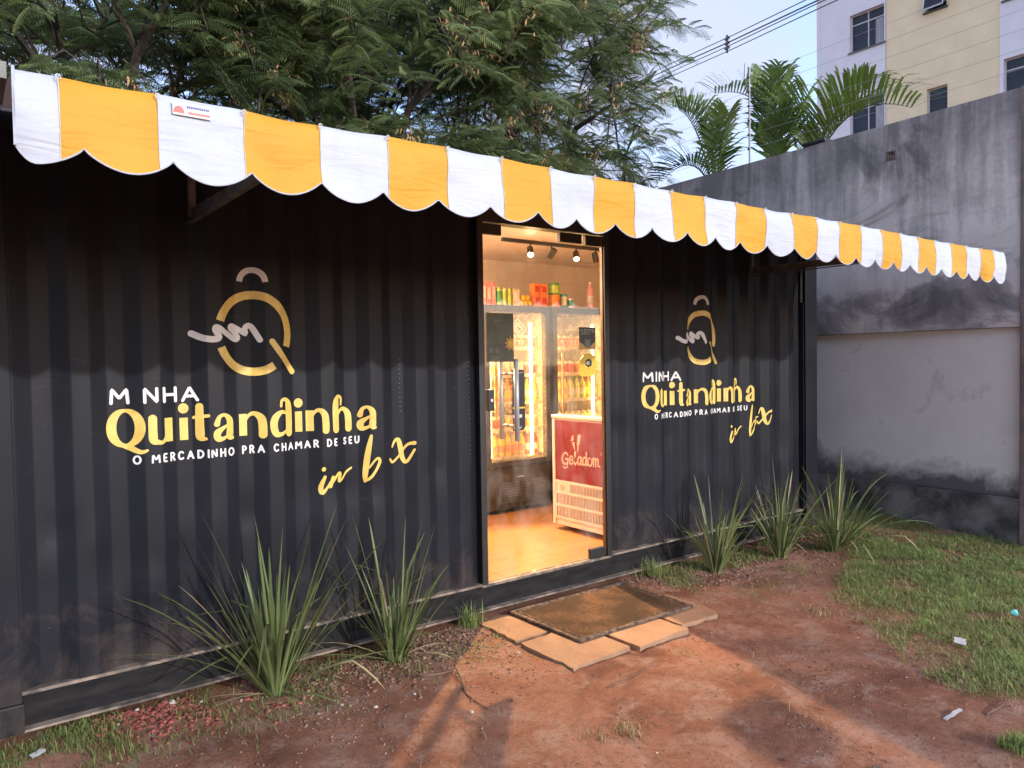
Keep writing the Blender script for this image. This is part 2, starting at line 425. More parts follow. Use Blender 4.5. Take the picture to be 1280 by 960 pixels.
# door frame and glass door
for x0, x1 in ((DX0, DX0 + .042), (DX1 - .042, DX1)):
    MB().box(x0, x1, -.012, .034, .204, 2.44).build('door_jamb', BLACK, shop, bevel=.004)
for x0, x1 in ((DX0 - .004, DX0 + .02), (DX1 - .008, DX1 + .004)): MB().box(x0, x1, .0345, .062, .204, 2.44).build('jamb_return', BLACK, shop)
MB().box(DX0 + .042, DX1 - .042, -.008, .085, 2.385, 2.44).build('door_header', BLACK, shop, bevel=.003)
MB().box(DX0, DX1, .0, .084, 2.441, 2.52).build('door_header', BLACK, shop)
BRONZE = mat('bronze_edge', (.16, .085, .05), (.1, .05, .03), 10, .4, metal=.3)
MB().box(DX1 - .050, DX1 - .0425, .004, .026, .215, 2.38).build('door_edge_strip', BRONZE, shop)
gdoor = MB().box(DX0 + .046, DX1 - .052, .012, .022, .212, 2.38).build('glass_door', glass('door_glass', (.97, .97, .96), .8, .03, ((.75, .68, .6), .10, 7)), shop)
# patch fittings
for x0, x1, z0, z1 in ((2.488, 2.63, 2.312, 2.378), (3.10, 3.29, 2.316, 2.378), (3.325, 3.465, 2.31, 2.378), (3.335, 3.468, .208, .272)):
    MB().box(x0, x1, .002, .032, z0, z1).build('patch_fitting', BLACK, gdoor, bevel=.004)
MB().box(2.507, 2.55, -.008, .034, 1.25, 1.38).build('lock', BLACK, gdoor, bevel=.005)
m = MB().tube([(2.528, -.009, 1.313), (2.528, -.0135, 1.313)], .010, 14); m.build('lock_cylinder', mat('chrome', (.7, .7, .72), None, 8, .25, metal=1), gdoor)
HSTEEL = mat('brushed_steel', (.46, .48, .50), (.36, .38, .40), 20, .4, metal=.35)
m = MB().tube([(2.677, -.062, 1.06), (2.677, -.062, 1.56)], .0155, 14)
for z in (1.15, 1.47): m.tube([(2.677, -.062, z), (2.677, .012, z)], .009, 10)
m.build('handle', HSTEEL, gdoor, smooth=True)
m = MB().tube([(2.677, .096, 1.06), (2.677, .096, 1.56)], .0155, 14)
for z in (1.15, 1.47): m.tube([(2.677, .096, z), (2.677, .022, z)], .009, 10)
m.build('handle', HSTEEL, gdoor, smooth=True)

# printed cards on the glass
P_DARK = mat('print_dark', (.012, .011, .012), None, 9, .4); P_OL = mat('print_olive', (.085, .09, .05), (.05, .055, .035), 9, .45)
P_WHITE = mat('print_white', (.62, .6, .56), None, 9, .5); P_GOLD = mat('print_gold', (.42, .25, .04), (.5, .32, .06), 9, .4)
P_YEL = mat('print_yellow', (.75, .5, .03), None, 9, .4); P_ORG = mat('print_orange', (.62, .30, .03), None, 9, .4); P_GREY = mat('print_grey', (.14, .14, .12), None, 9, .4)
def rect(m, x0, x1, z0, z1, y, mi): m.add([(x0, y, z0), (x1, y, z0), (x1, y, z1), (x0, y, z1)], [(0, 1, 2, 3)], mi)
def poly(m, pts, y, mi): m.add([(p[0], y, p[1]) for p in pts], [tuple(range(len(pts)))], mi)
def words(m, x0, x1, z, h, y, mi, seed=0, dens=.82):
    r = random.Random(seed); x = x0
    while x < x1:
        w = h * r.uniform(.35, .75)
        if x + w > x1: break
        if r.random() < dens:
            rect(m, x, x + w * .3, z, z + h, y, mi)
            if r.random() < .7: rect(m, x + w * .3, x + w, z + (h * .7 if r.random() < .5 else 0), z + (h if r.random() < .5 else h * .8), y - .00002, mi)
        x += w + h * .22
Yc = .0095
m = MB(); m.box(2.512, 2.716, Yc, .0118, 1.545, 1.842, 0)
y = Yc - .0004
words(m, 2.55, 2.66, 1.785, .016, y, 3, 1); words(m, 2.55, 2.68, 1.765, .007, y, 3, 2)
for k in range(5): words(m, 2.525, 2.64, 1.705 - k * .011, .004, y, 3, 10 + k)
def star(cx, cz, R, r_, n):
    return [(cx + (R if i % 2 == 0 else r_) * math.cos(math.pi * i / n + .2), cz + (R if i % 2 == 0 else r_) * math.sin(math.pi * i / n + .2)) for i in range(2 * n)]
st = star(2.692, 1.655, .05, .027, 9)
st = [(min(p[0], 2.7155), p[1]) for p in st]; poly(m, st, y, 2)
m.add([(2.692 + .02 * math.cos(t), y - .0004, 1.655 + .02 * math.sin(t)) for t in np.linspace(0, 6.283, 15)[:-1]], [tuple(range(14))], 4)
# large pale numerals
words(m, 2.53, 2.64, 1.60, .03, y, 3, 77, 1)
words(m, 2.54, 2.62, 1.572, .008, y, 3, 78, 1)
m.build('poster', [P_OL, P_WHITE, P_ORG, P_GREY, P_YEL], gdoor)
m = MB(); m.add([(2.700, Yc, 1.115), (2.785, Yc, 1.115), (2.797, Yc, 1.14), (2.797, Yc, 1.48), (2.788, Yc, 1.495), (2.700, Yc, 1.495),
                 (2.700, .0118, 1.115), (2.785, .0118, 1.115), (2.797, .0118, 1.14), (2.797, .0118, 1.48), (2.788, .0118, 1.495), (2.700, .0118, 1.495)],
                [(0, 1, 2, 3, 4, 5), (11, 10, 9, 8, 7, 6)] + [(i, i + 6, (i + 1) % 6 + 6, (i + 1) % 6) for i in range(6)], 0)
rect(m, 2.70, 2.79, 1.474, 1.476, y, 1)
for k in range(4): rect(m, 2.706 + k * .012, 2.715 + k * .012, 1.425, 1.452, y, 1)
for z in (1.40, 1.36): words(m, 2.722, 2.742, z - .004, .014, y, 1, int(z * 99), 1); words(m, 2.708, 2.775, z - .018, .004, y, 3, int(z * 77))
rect(m, 2.7, 2.797, 1.252, 1.262, y, 2)
rect(m, 2.702, 2.772, 1.195, 1.215, y, 1); words(m, 2.72, 2.74, 1.232, .010, y, 1, 5, 1); words(m, 2.722, 2.742, 1.167, .012, y, 1, 6, 1)
words(m, 2.712, 2.752, 1.157, .004, y, 3, 8); words(m, 2.708, 2.775, 1.127, .012, y, 1, 9, 1)
m.build('info_card', [P_DARK, P_WHITE, P_YEL, P_GREY], gdoor)
m = MB(); m.box(3.262, 3.408, Yc, .0118, 1.617, 1.766, 0)
poly(m, [(3.262, 1.617), (3.408, 1.617), (3.408, 1.668), (3.378, 1.655), (3.355, 1.632), (3.315, 1.632), (3.292, 1.655), (3.262, 1.668)], y, 2)
for k in range(3): words(m, 3.275 + .008 * (k == 2), 3.395 - .015 * (k == 2), 1.745 - k * .0135, .0075, y, 1, 30 + k, .95)
rect(m, 3.312, 3.358, 1.636, 1.684, y - .0003, 3)
m.build('sticker', [P_DARK, P_WHITE, P_GOLD, P_GREY], gdoor)
m = MB(); out = [(3.262, 1.452), (3.275, 1.440), (3.395, 1.440), (3.408, 1.452), (3.408, 1.575), (3.385, 1.578), (3.378, 1.592), (3.308, 1.592), (3.300, 1.578), (3.262, 1.548)]
n = len(out); m.add([(p[0], Yc, p[1]) for p in out] + [(p[0], .0118, p[1]) for p in out], [tuple(range(n)), tuple(range(2 * n - 1, n - 1, -1))] + [(i, i + n, (i + 1) % n + n, (i + 1) % n) for i in range(n)], 0)
hexa = [(3.343 + .033 * math.cos(t), 1.528 + .03 * math.sin(t)) for t in np.linspace(.5, 6.783, 7)[:-1]]; poly(m, hexa, y, 1)
m.add([(3.338 + .017 * math.cos(t), y - .0003, 1.528 + .012 * math.sin(t)) for t in np.linspace(0, 6.283, 13)[:-1]], [tuple(range(12))], 2)
rect(m, 3.335, 3.362, 1.525, 1.531, y - .0006, 1)
words(m, 3.305, 3.385, 1.482, .009, y, 3, 41, 1); words(m, 3.31, 3.38, 1.462, .006, y, 3, 42)
m.build('sticker', [P_YEL, P_DARK, P_WHITE, P_GOLD], gdoor)

# ------------------------------------------------------------------ painted logos: every stroke is a ribbon laid on the corrugation
def cat(pts, n=10, closed=False):
    P = [np.array(p, float) for p in pts]; out = []
    k = len(P); segs = k if closed else k - 1
    for i in range(segs):
        if closed: a, b, c, d = P[(i - 1) % k], P[i], P[(i + 1) % k], P[(i + 2) % k]
        else: a, b, c, d = P[max(i - 1, 0)], P[i], P[i + 1], P[min(i + 2, k - 1)]
        for j in range(n):
            t = j / n
            out.append(.5 * ((2 * b) + (-a + c) * t + (2 * a - 5 * b + 4 * c - d) * t * t + (-a + 3 * b - 3 * c + d) * t ** 3))
    out.append(P[0] if closed else P[-1]); return out
def resample(pts, step):
    P = np.array(pts); d = np.r_[0, np.cumsum(np.linalg.norm(np.diff(P[:, :2], axis=0), axis=1))]
    keep = np.r_[True, np.diff(d) > 1e-9]; P = P[keep]; d = d[keep]
    n = max(2, int(d[-1] / step) + 1); t = np.linspace(0, d[-1], n)
    return np.stack([np.interp(t, d, P[:, i]) for i in range(P.shape[1])], 1)
def ribbon(mb, pts, width, surf, lift, smooth=True, closed=False, roundcap=True, mi=0, step=.006):
    """pts (x,z), width float or list (metres); surf(x,z,lift)->xyz"""
    w = width if hasattr(width, '__len__') else [width] * len(pts)
    P = [(p[0], p[1], ww) for p, ww in zip(pts, w)]
    P = cat(P, 8, closed) if smooth else [np.array(p, float) for p in P]
    P = resample(P, step)
    if roundcap and not closed:
        for end in (0, 1):
            q = P if end == 0 else P[::-1]
            t = q[0, :2] - q[1, :2]; t /= (np.linalg.norm(t) + 1e-12); hw = q[0, 2] / 2
            ext = [np.r_[q[0, :2] + t * hw * s, q[0, 2] * math.sqrt(max(0, 1 - s * s))] for s in (.999, .92, .75, .5, .25)]
            q = np.vstack([ext, q]); P = q if end == 0 else q[::-1]
    T = np.gradient(P[:, :2], axis=0); T /= (np.linalg.norm(T, axis=1, keepdims=True) + 1e-12)
    N = np.stack([-T[:, 1], T[:, 0]], 1)
    k = max(1, int(math.ceil(P[:, 2].max() / step))); vs = []; fs = []
    for i in range(len(P)):
        for j in range(k + 1):
            s = (j / k - .5) * P[i, 2]; x, z = P[i, 0] + N[i, 0] * s, P[i, 1] + N[i, 1] * s
            vs.append(surf(x, z, lift))
    for i in range(len(P) - 1):
        for j in range(k):
            a = i * (k + 1) + j; fs.append((a, a + k + 1, a + k + 2, a + 1))
    mb.add(vs, fs, mi)
def ell(cx, cz, rx, rz, a0, a1, n=28): return [(cx + rx * math.cos(math.radians(a0 + (a1 - a0) * i / n)), cz + rz * math.sin(math.radians(a0 + (a1 - a0) * i / n))) for i in range(n + 1)]
GL = {
 'u': [([(0, 1), (0, .5), (.04, .2), (.3, .03), (.65, .12), (1, .5)], [1, 1, 1, .6, .42, .35]), ([(1, 1), (1, .02)], [1, 1])],
 'n': [([(0, .98), (0, .02)], [1, 1]), ([(0, .55), (.3, .9), (.62, .98), (.93, .78), (1, .45), (1, .02)], [.35, .42, .6, .95, 1, 1])],
 'i': [([(.5, .96), (.5, .02)], [1, 1]), ([(.5, 1.30), (.5, 1.31)], [1.25, 1.25])],
 't': [([(.25, 1.36), (.25, .35), (.45, .06), (1.1, .1)], [.85, 1, .85, .35]), ([(-.55, .95), (1.5, 1.0)], [.42, .42])],
 'a': [([(.08, .66), (.25, .93), (.6, 1.0), (.92, .8), (.95, .5), (.93, .15), (1.1, .0)], [.75, .5, .45, .9, .95, 1, .5]),
       ([(.92, .64), (.5, .5), (.1, .3), (.15, .08), (.5, .0), (.92, .25)], [.3, .45, .9, .85, .45, .35])],
 'd': [([(1, .85), (.55, 1), (.14, .78), (.02, .45), (.15, .12), (.5, 0), (1, .3)], [.35, .5, .95, 1, .9, .5, .35]),
       ([(.48, 1.22), (.55, 1.46), (.85, 1.46), (1, 1.15), (1, .02)], [.35, .4, .6, 1, 1])],
 'h': [([(.42, 1.16), (.42, 1.45), (.15, 1.5), (0, 1.15), (0, .02)], [.35, .4, .55, 1, 1]),
       ([(0, .55), (.3, .9), (.62, .98), (.93, .78), (1, .45), (1, .02)], [.35, .42, .6, .95, 1, 1])],
}
UP = {
 'M': [('p', [(0, 0), (.06, 1), (.5, .35), (.94, 1), (1, 0)])], 'I': [('p', [(.5, 0), (.5, 1)])],
 'N': [('p', [(0, 0), (0, 1), (1, 0), (1, 1)])], 'H': [('p', [(0, 0), (0, 1)]), ('p', [(1, 0), (1, 1)]), ('p', [(0, .5), (1, .5)])],
 'A': [('p', [(0, 0), (.5, 1), (1, 0)]), ('p', [(.2, .33), (.8, .33)])], 'O': [('o', ell(.5, .5, .5, .5, 90, 450))],
 'E': [('p', [(.9, 1), (0, 1), (0, 0), (.9, 0)]), ('p', [(0, .5), (.75, .5)])],
 'R': [('p', [(0, 0), (0, 1)]), ('s', [(0, 1), (.6, 1), (.95, .76), (.6, .5), (0, .5)]), ('p', [(.5, .5), (1, 0)])],
 'P': [('p', [(0, 0), (0, 1)]), ('s', [(0, 1), (.6, 1), (.98, .74), (.6, .47), (0, .47)])],
 'C': [('s', ell(.55, .5, .55, .5, 45, 315))], 'D': [('p', [(0, 0), (0, 1)]), ('s', [(0, 1), (.45, .99), (.85, .8), (1, .5), (.85, .2), (.45, .01), (0, 0)])],
 'S': [('s', [(.92, .85), (.55, 1), (.1, .8), (.3, .55), (.72, .43), (.92, .2), (.5, 0), (.05, .15)])],
 'U': [('s', [(0, 1), (0, .4), (.15, .08), (.5, 0), (.85, .08), (1, .4), (1, 1)])],
}
UW = dict(M=.95, I=.12, N=.72, H=.70, A=.80, O=.85, E=.55, R=.62, P=.6, C=.72, D=.72, S=.6, U=.70)
def caps(mb, ch, x0, x1, z0, z1, w, surf, lift):
    for k, (kind, pts) in enumerate(UP[ch]):
        P = [(x0 + w / 2 + p[0] * (x1 - x0 - w), z0 + w / 2 + p[1] * (z1 - z0 - w)) for p in pts]
        ribbon(mb, P, w, surf, lift + .0003 * k, smooth=(kind != 'p'), closed=False, step=.005)
QW = [('u', .634, .741), ('i', .772, .812), ('t', .834, .899), ('a', .908, 1.018), ('n', 1.046, 1.172), ('d', 1.184, 1.305), ('i', 1.325, 1.364), ('n', 1.382, 1.495), ('h', 1.516, 1.636), ('a', 1.658, 1.768)]
SCR = [([(1.467, .961), (1.447, .911), (1.453, .879), (1.48, .902), (1.512, .95)], [.016, .022, .020, .013, .014]),
       ([(1.512, .955), (1.499, .908)], [.016, .018]), ([(1.5, .911), (1.537, .965), (1.557, .969), (1.549, .932), (1.57, .938), (1.599, .972), (1.628, .991)], [.010, .014, .018, .018, .012, .011, .010]),
       ([(1.46, 1.002), (1.461, 1.003)], [.02, .02])]
SCR_B = [([(1.734, 1.156), (1.721, 1.09), (1.710, 1.02), (1.703, .95), (1.703, .912)], [.014, .024, .027, .024, .014]), ([(1.703, .915), (1.726, .926), (1.76, .969), (1.781, 1.015), (1.769, 1.032), (1.745, 1.015), (1.722, .984)], [.014, .014, .015, .017, .013, .010, .009])]
SCR_O = [([(1.822, 1.051), (1.798, 1.022), (1.807, .994), (1.835, 1.013), (1.829, 1.047), (1.863, 1.056)], [.014, .018, .018, .016, .012, .010])]
SCR_X = [([(1.874, 1.083), (1.893, 1.116), (1.914, 1.118), (1.926, 1.078), (1.937, 1.019), (1.961, .993), (2.002, 1.06)], [.010, .014, .024, .028, .026, .016, .011]),
         ([(2.001, 1.097), (1.965, 1.088), (1.917, 1.03), (1.875, .998), (1.856, 1.016)], [.020, .013, .011, .013, .013])]
def logo(dx, missing):
    def surf(x, z, lift):
        X = x + dx; y = (corr(X - .004) + corr(X) * 2 + corr(X + .004)) / 4
        return (X, y + dent(X, z) - .0022 - lift, z)
    # emblem
    m = MB(); cx, cz = 1.122, 1.704
    ribbon(m, ell(cx, cz, .170, .188, 162, -20, 36), .040, surf, 0, roundcap=False)
    ribbon(m, ell(cx, cz, .170, .188, 201, 303, 22), .040, surf, 0, roundcap=False)
    ribbon(m, [(1.207, 1.664), (1.314, 1.514)], .030, surf, .0004, smooth=False)
    m.build('emblem_ring', GOLD, shop)
    m = MB(); ribbon(m, ell(1.122, 1.952, .058, .062, 4, 176, 18), .028, surf, 0, roundcap=False); m.build('emblem_handle', WHITEV, shop)
    sp = [(0.836, 1.701), (0.883, 1.679), (0.933, 1.674), (0.953, 1.686), (0.935, 1.719), (0.945, 1.732), (0.984, 1.706), (1.031, 1.676), (1.049, 1.683), (1.029, 1.712), (1.010, 1.729), (1.022, 1.738), (1.070, 1.713), (1.088, 1.703), (1.084, 1.726), (1.099, 1.742), (1.117, 1.733), (1.150, 1.672)]
    m = MB(); ribbon(m, sp, [.030] * 4 + [.027] * 14, surf, .0008); m.build('emblem_scribble', WHITEV, shop)
    # MINHA
    for ch, a, b_ in (('M', .486, .566), ('I', .580, .602), ('N', .616, .680), ('H', .699, .766), ('A', .784, .860)):
        if ch == 'I' and missing: continue
        m = MB(); caps(m, ch, a, b_, 1.382, 1.456, .0135, surf, 0); m.build('letter', WHITEV, shop)
    # Quitandinha
    m = MB(); qc = ell(.546, 1.276, .056, .078, 60, 420, 40)
    ribbon(m, qc, [.013 + .028 * abs(math.cos(math.radians(60 + 9 * i))) for i in range(41)], surf, 0, closed=False, roundcap=False)
    ribbon(m, [(.515, 1.205), (.56, 1.188), (.60, 1.166), (.628, 1.172)], [.010, .024, .020, .010], surf, .0004); m.build('letter', GOLD, shop)
    for ch, a, b_ in QW:
        m = MB(); w = .037; h = .121
        for k, (pts, ws) in enumerate(GL[ch]):
            P = [(a + w / 2 + p[0] * (b_ - a - w), 1.196 + p[1] * (h if p[1] <= 1 else h)) for p in pts]
            P = [(px, pz + (.006 if pz < 1.205 else (-.004 if pz < 1.32 else -.002))) for px, pz in P]
            ribbon(m, P, [w * q for q in ws], surf, .0003 * k, roundcap=(ch == 'i' and k == 1) or min(ws[0], ws[-1]) < .6)
        m.build('letter', GOLD, shop)
    # tagline
    txt = 'O MERCADINHO PRA CHAMAR DE SEU'; H = .042; gap = .0125
    tot = sum((UW[c] * H + gap) if c != ' ' else .030 for c in txt); sc = (1.690 - .570) / tot; x = .570
    for c in txt:
        if c == ' ': x += .030 * sc; continue
        w = UW[c] * H * sc; z = 1.110 + .008 * (x - .57)
        m = MB(); caps(m, c, x, x + max(w, .010), z, z + H, .0082, surf, 0); m.build('letter', WHITEV, shop); x += w + gap * sc
    for strokes in (SCR[:1] + SCR[3:], SCR[1:3], SCR_B, SCR_O, SCR_X):
        if strokes is SCR_O and missing: continue
        m = MB()
        for k, (pts, ws) in enumerate(strokes): ribbon(m, pts, [w * 1.1 for w in ws], surf, .0003 * k)
        m.build('letter', GOLD, shop)
logo(0, True); logo(3.405, False)

# ------------------------------------------------------------------ awning
AP, AZ = 1.5, 2.272
aw = thing('striped_awning', 'yellow and white striped awning with scalloped valance over the container front', 'awning', (3.04, -.7, 2.28))
AX0, AX1, SW, SC = .072, 6.02, .2262, .208
def scallop(x):
    u = ((x - .215) / SC) % 1
    if x < .215: u = (x + .02) / .235
    z = 2.096 - .050 * math.sin(math.pi * min(1, max(0, u))) ** .75
    if x < .115: z += .035 * ((.115 - x) / .043) ** 2
    if x > AX1 - .04: z += .02 * ((x - AX1 + .04) / .04) ** 2
    return z
def fold(x, t):
    return .022 * noise.noise(Vector((x * 2.2, t * 1.2, 2))) * t + .010 * noise.noise(Vector((x * 6, t * 2.5, 9))) * min(1, t * 2)
def top_z(x): return AZ + .006 * noise.noise(Vector((x * 1.1, 0, 4))) - .0035 * math.sin(math.pi * ((x - .164) / SW % 1)) ** 2
edges = [AX0] + [.164 + SW * k for k in range(40) if AX0 + .02 < .164 + SW * k < AX1 - .02] + [AX1]
for k in range(len(edges) - 1):
    a, b_ = edges[k], edges[k + 1]; n = max(6, int((b_ - a) / .0095)); xs_ = np.linspace(a, b_, n + 1); rows = []
    for j in range(5):                                  # canopy from the wall to the front bar
        t = j / 4; rows.append([(x, -.03 - (AP - .03) * t, 2.60 + (top_z(x) - 2.60) * t - .05 * math.sin(math.pi * t) * .5 + .006 * noise.noise(Vector((x * 3, t * 4, 1)))) for x in xs_])
    for j in range(1, 8):                               # valance
        t = j / 7; rows.append([(x, -AP - .012 * min(1, t * 5) + fold(x, t), top_z(x) + (scallop(x) - top_z(x)) * t) for x in xs_])
    vs = [p for r in rows for p in r]; w = n + 1
    fs = [(j * w + i, j * w + i + 1, (j + 1) * w + i + 1, (j + 1) * w + i) for j in range(len(rows) - 1) for i in range(n)]
    MB().add(vs, fs).build('fabric_stripe', FAB_W if k % 2 == 0 else FAB_Y, aw, smooth=True)
# piping along the scallops and the right-hand return flap
px = np.arange(AX0, AX1 + .001, .0095)
MB().tube([(x, -AP - .0125 + fold(x, 1) - .001, scallop(x)) for x in px], .0022, 5).build('edge_piping', FAB_W, aw)
MB().tube([(AX0 - .001, -AP - .0125, 2.272 + (scallop(AX0) - 2.272) * t) for t in np.linspace(0, 1, 8)], .004, 5).build('edge_piping', FAB_W, aw)
vs = []; 
for j in range(8):
    t = j / 7
    for i in range(6):
        s = i / 5; vs.append((AX1 + .004 + .05 * s * t + .012 * s, -AP - .006 + s * .16 - .01 * t, AZ - .002 + (2.085 + .02 * s - AZ) * t + .02 * s * (1 - t)))
MB().add(vs, [(j * 6 + i, j * 6 + i + 1, j * 6 + i + 7, j * 6 + i + 6) for j in range(7) for i in range(5)]).build('return_flap', FAB_W, aw, smooth=True)
# stitching seams
for e in edges[1:-1]:
    MB().tube([(e, -AP - .0135 + fold(e, t) - .0005, top_z(e) + (scallop(e) - top_z(e)) * t) for t in np.linspace(.02, 1, 8)], .0012, 4).build('seam', ROPE, aw)
    m = MB(); pts = [(e + .006 * math.cos(t), -AP - .015, top_z(e) - .008 + .007 * math.sin(t)) for t in np.linspace(-.6, 4.4, 10)]
    m.tube(pts, .0016, 5); m.build('lacing_cord', ROPE, aw)
# steel frame
MB().tube([(AX0 + .005, -AP + .018, AZ - .022), (AX1 - .005, -AP + .018, AZ - .022)], .016, 10).build('front_bar', STEEL, aw, smooth=True)
for bx in (.842, 5.112):
    MB().box(bx - .016, bx + .016, -.034, -.0135, 2.235, 2.60).build('wall_strut', STEEL, aw, bevel=.002)
    m = MB(); y0, y1 = -.036, -AP + .03; z0, z1 = 2.243, 2.222
    m.add([(bx - .004, y0, z0 - .02), (bx + .004, y0, z0 - .02), (bx + .004, y0, z0 + .03), (bx - .004, y0, z0 + .03), (bx - .004, y1, z1 - .02), (bx + .004, y1, z1 - .02), (bx + .004, y1, z1 + .03), (bx - .004, y1, z1 + .03)],
          [(0, 1, 2, 3), (7, 6, 5, 4), (0, 4, 5, 1), (1, 5, 6, 2), (2, 6, 7, 3), (3, 7, 4, 0)]).build('arm', STEEL, aw)
    MB().box(bx - .030, bx - .005, y1, y0, z1 - .024, z1 - .018).build('arm_flange', STEEL, aw)
    for yy in (-.07, -.1): MB().tube([(bx - .005, yy, 2.243), (bx - .012, yy, 2.243)], .008, 6).build('bolt', STEEL, aw)
# maker's label on the third stripe
m = MB(); x0 = edges[2] + .035; yl = -AP - .0168
def L(u, v): return (x0 + u, yl, 2.262 - .0 + v)
m.add([L(0, -.040), L(.100, -.040), L(.100, -.006), L(0, -.006)], [(0, 1, 2, 3)], 0)
m.add([(x0 + .016 + .014 * math.cos(t), yl - .0008, 2.228 + .018 * math.sin(t)) for t in np.linspace(0, math.pi, 12)], [tuple(range(12))], 1)
def small(u0, u1, v, h, mi, sd):
    r = random.Random(sd); u = u0
    while u < u1:
        w_ = h * r.uniform(.5, .8); m.add([(x0 + u, yl - .0008, 2.262 + v), (x0 + u + w_, yl - .0008, 2.262 + v), (x0 + u + w_, yl - .0008, 2.262 + v + h), (x0 + u, yl - .0008, 2.262 + v + h)], [(0, 1, 2, 3)], mi); u += w_ + h * .18
small(.036, .094, -.019, .0065, 2, 1); small(.040, .092, -.034, .006, 1, 2)
m.build('maker_label', [P_WHITE, mat('label_red', (.75, .10, .10), None, 9, .5), mat('label_blue', (.06, .08, .3), None, 9, .5)], aw)

# neighbouring sheet-metal gutter running on from the awning
g = MB(); gp = [(.062, -AP + .01), (-1.6, -AP - .02)]
g.add([(.060, -1.49, 2.285), (-2.2, -1.60, 2.285), (-2.2, -1.60, 2.245), (.060, -1.49, 2.245), (.060, -.02, 2.62), (-2.2, -.02, 2.62), (-2.2, -1.40, 2.235), (.060, -1.30, 2.235)],
      [(0, 3, 2, 1), (0, 1, 5, 4), (3, 7, 6, 2)])
go = g.build('metal_eave', mat('grey_sheet_metal', (.13, .13, .12), (.09, .09, .085), 6, .55, .1, metal=.3), None, loc=(-1, -.8, 2.28))
tag(go, 'grey folded sheet-metal eave running on beside the end of the striped awning', 'eave')

# ------------------------------------------------------------------ inside the shop: lamps, fridges, freezer, goods
WARM = (1.0, .66, .36)
tr = thing('track_light', 'dark track with four small spotlights under the slatted shop ceiling', 'track light', (4.1, 1.2, 2.545))
MB().box(3.52, 4.72, 1.185, 1.215, 2.520, 2.548).build('track', BLACK, tr)
BULB = emis('lit_bulb', (1, .78, .5), 60)
for i, (x, tx, ty, tz, on_) in enumerate(((3.81, 2.7, -.6, 0, 1), (4.04, 4.0, 2.2, 1.5, 0), (4.32, 3.3, -.2, .3, 1), (4.55, 5.2, 1.5, 1.2, 0))):
    d = (Vector((tx, ty, tz)) - Vector((x, 1.2, 2.45))).normalized(); c = Vector((x, 1.2, 2.452))
    m = MB().tube([(x, 1.2, 2.52), (x, 1.2, 2.46)], .007, 8); m.tube([c - d * .05, c + d * .035], .026, 14, cap=False); m.tube([c - d * .052, c - d * .05], .026, 14); h = m.build('spot_head', BLACK, tr)
    mb = MB(); mb.tube([c + d * .028, c + d * .03], .021, 14); mb.build('lens', BULB if on_ else mat('unlit_lens', (.3, .25, .2)), h)
def lamp(name, loc, target, power, cone, blend=.5, col=WARM, size=.03):
    ld = bpy.data.lights.new(name, 'SPOT'); ld.energy = power; ld.color = col; ld.spot_size = math.radians(cone); ld.spot_blend = blend; ld.shadow_soft_size = size
    o = bpy.data.objects.new(name, ld); COL.objects.link(o); o.location = loc
    o.rotation_euler = (Vector(loc) - Vector(target)).to_track_quat('Z', 'Y').to_euler(); return o
lamp('spot_lamp', (3.745, 1.095, 2.385), (2.45, -.9, 0), 205, 96, .35, size=.022)
lamp('spot_lamp', (4.26, 1.12, 2.38), (3.3, .3, .2), 16, 150, .8)
def fill_light(loc, p):
    ld = bpy.data.lights.new('shop_fill', 'POINT'); ld.energy = p; ld.color = (1, .68, .42); ld.shadow_soft_size = .05
    o = bpy.data.objects.new('shop_fill', ld); COL.objects.link(o); o.location = loc
fill_light((2.1, 1.2, 2.22), 46)  # added point light with no fixture, brightens the ceiling and back wall

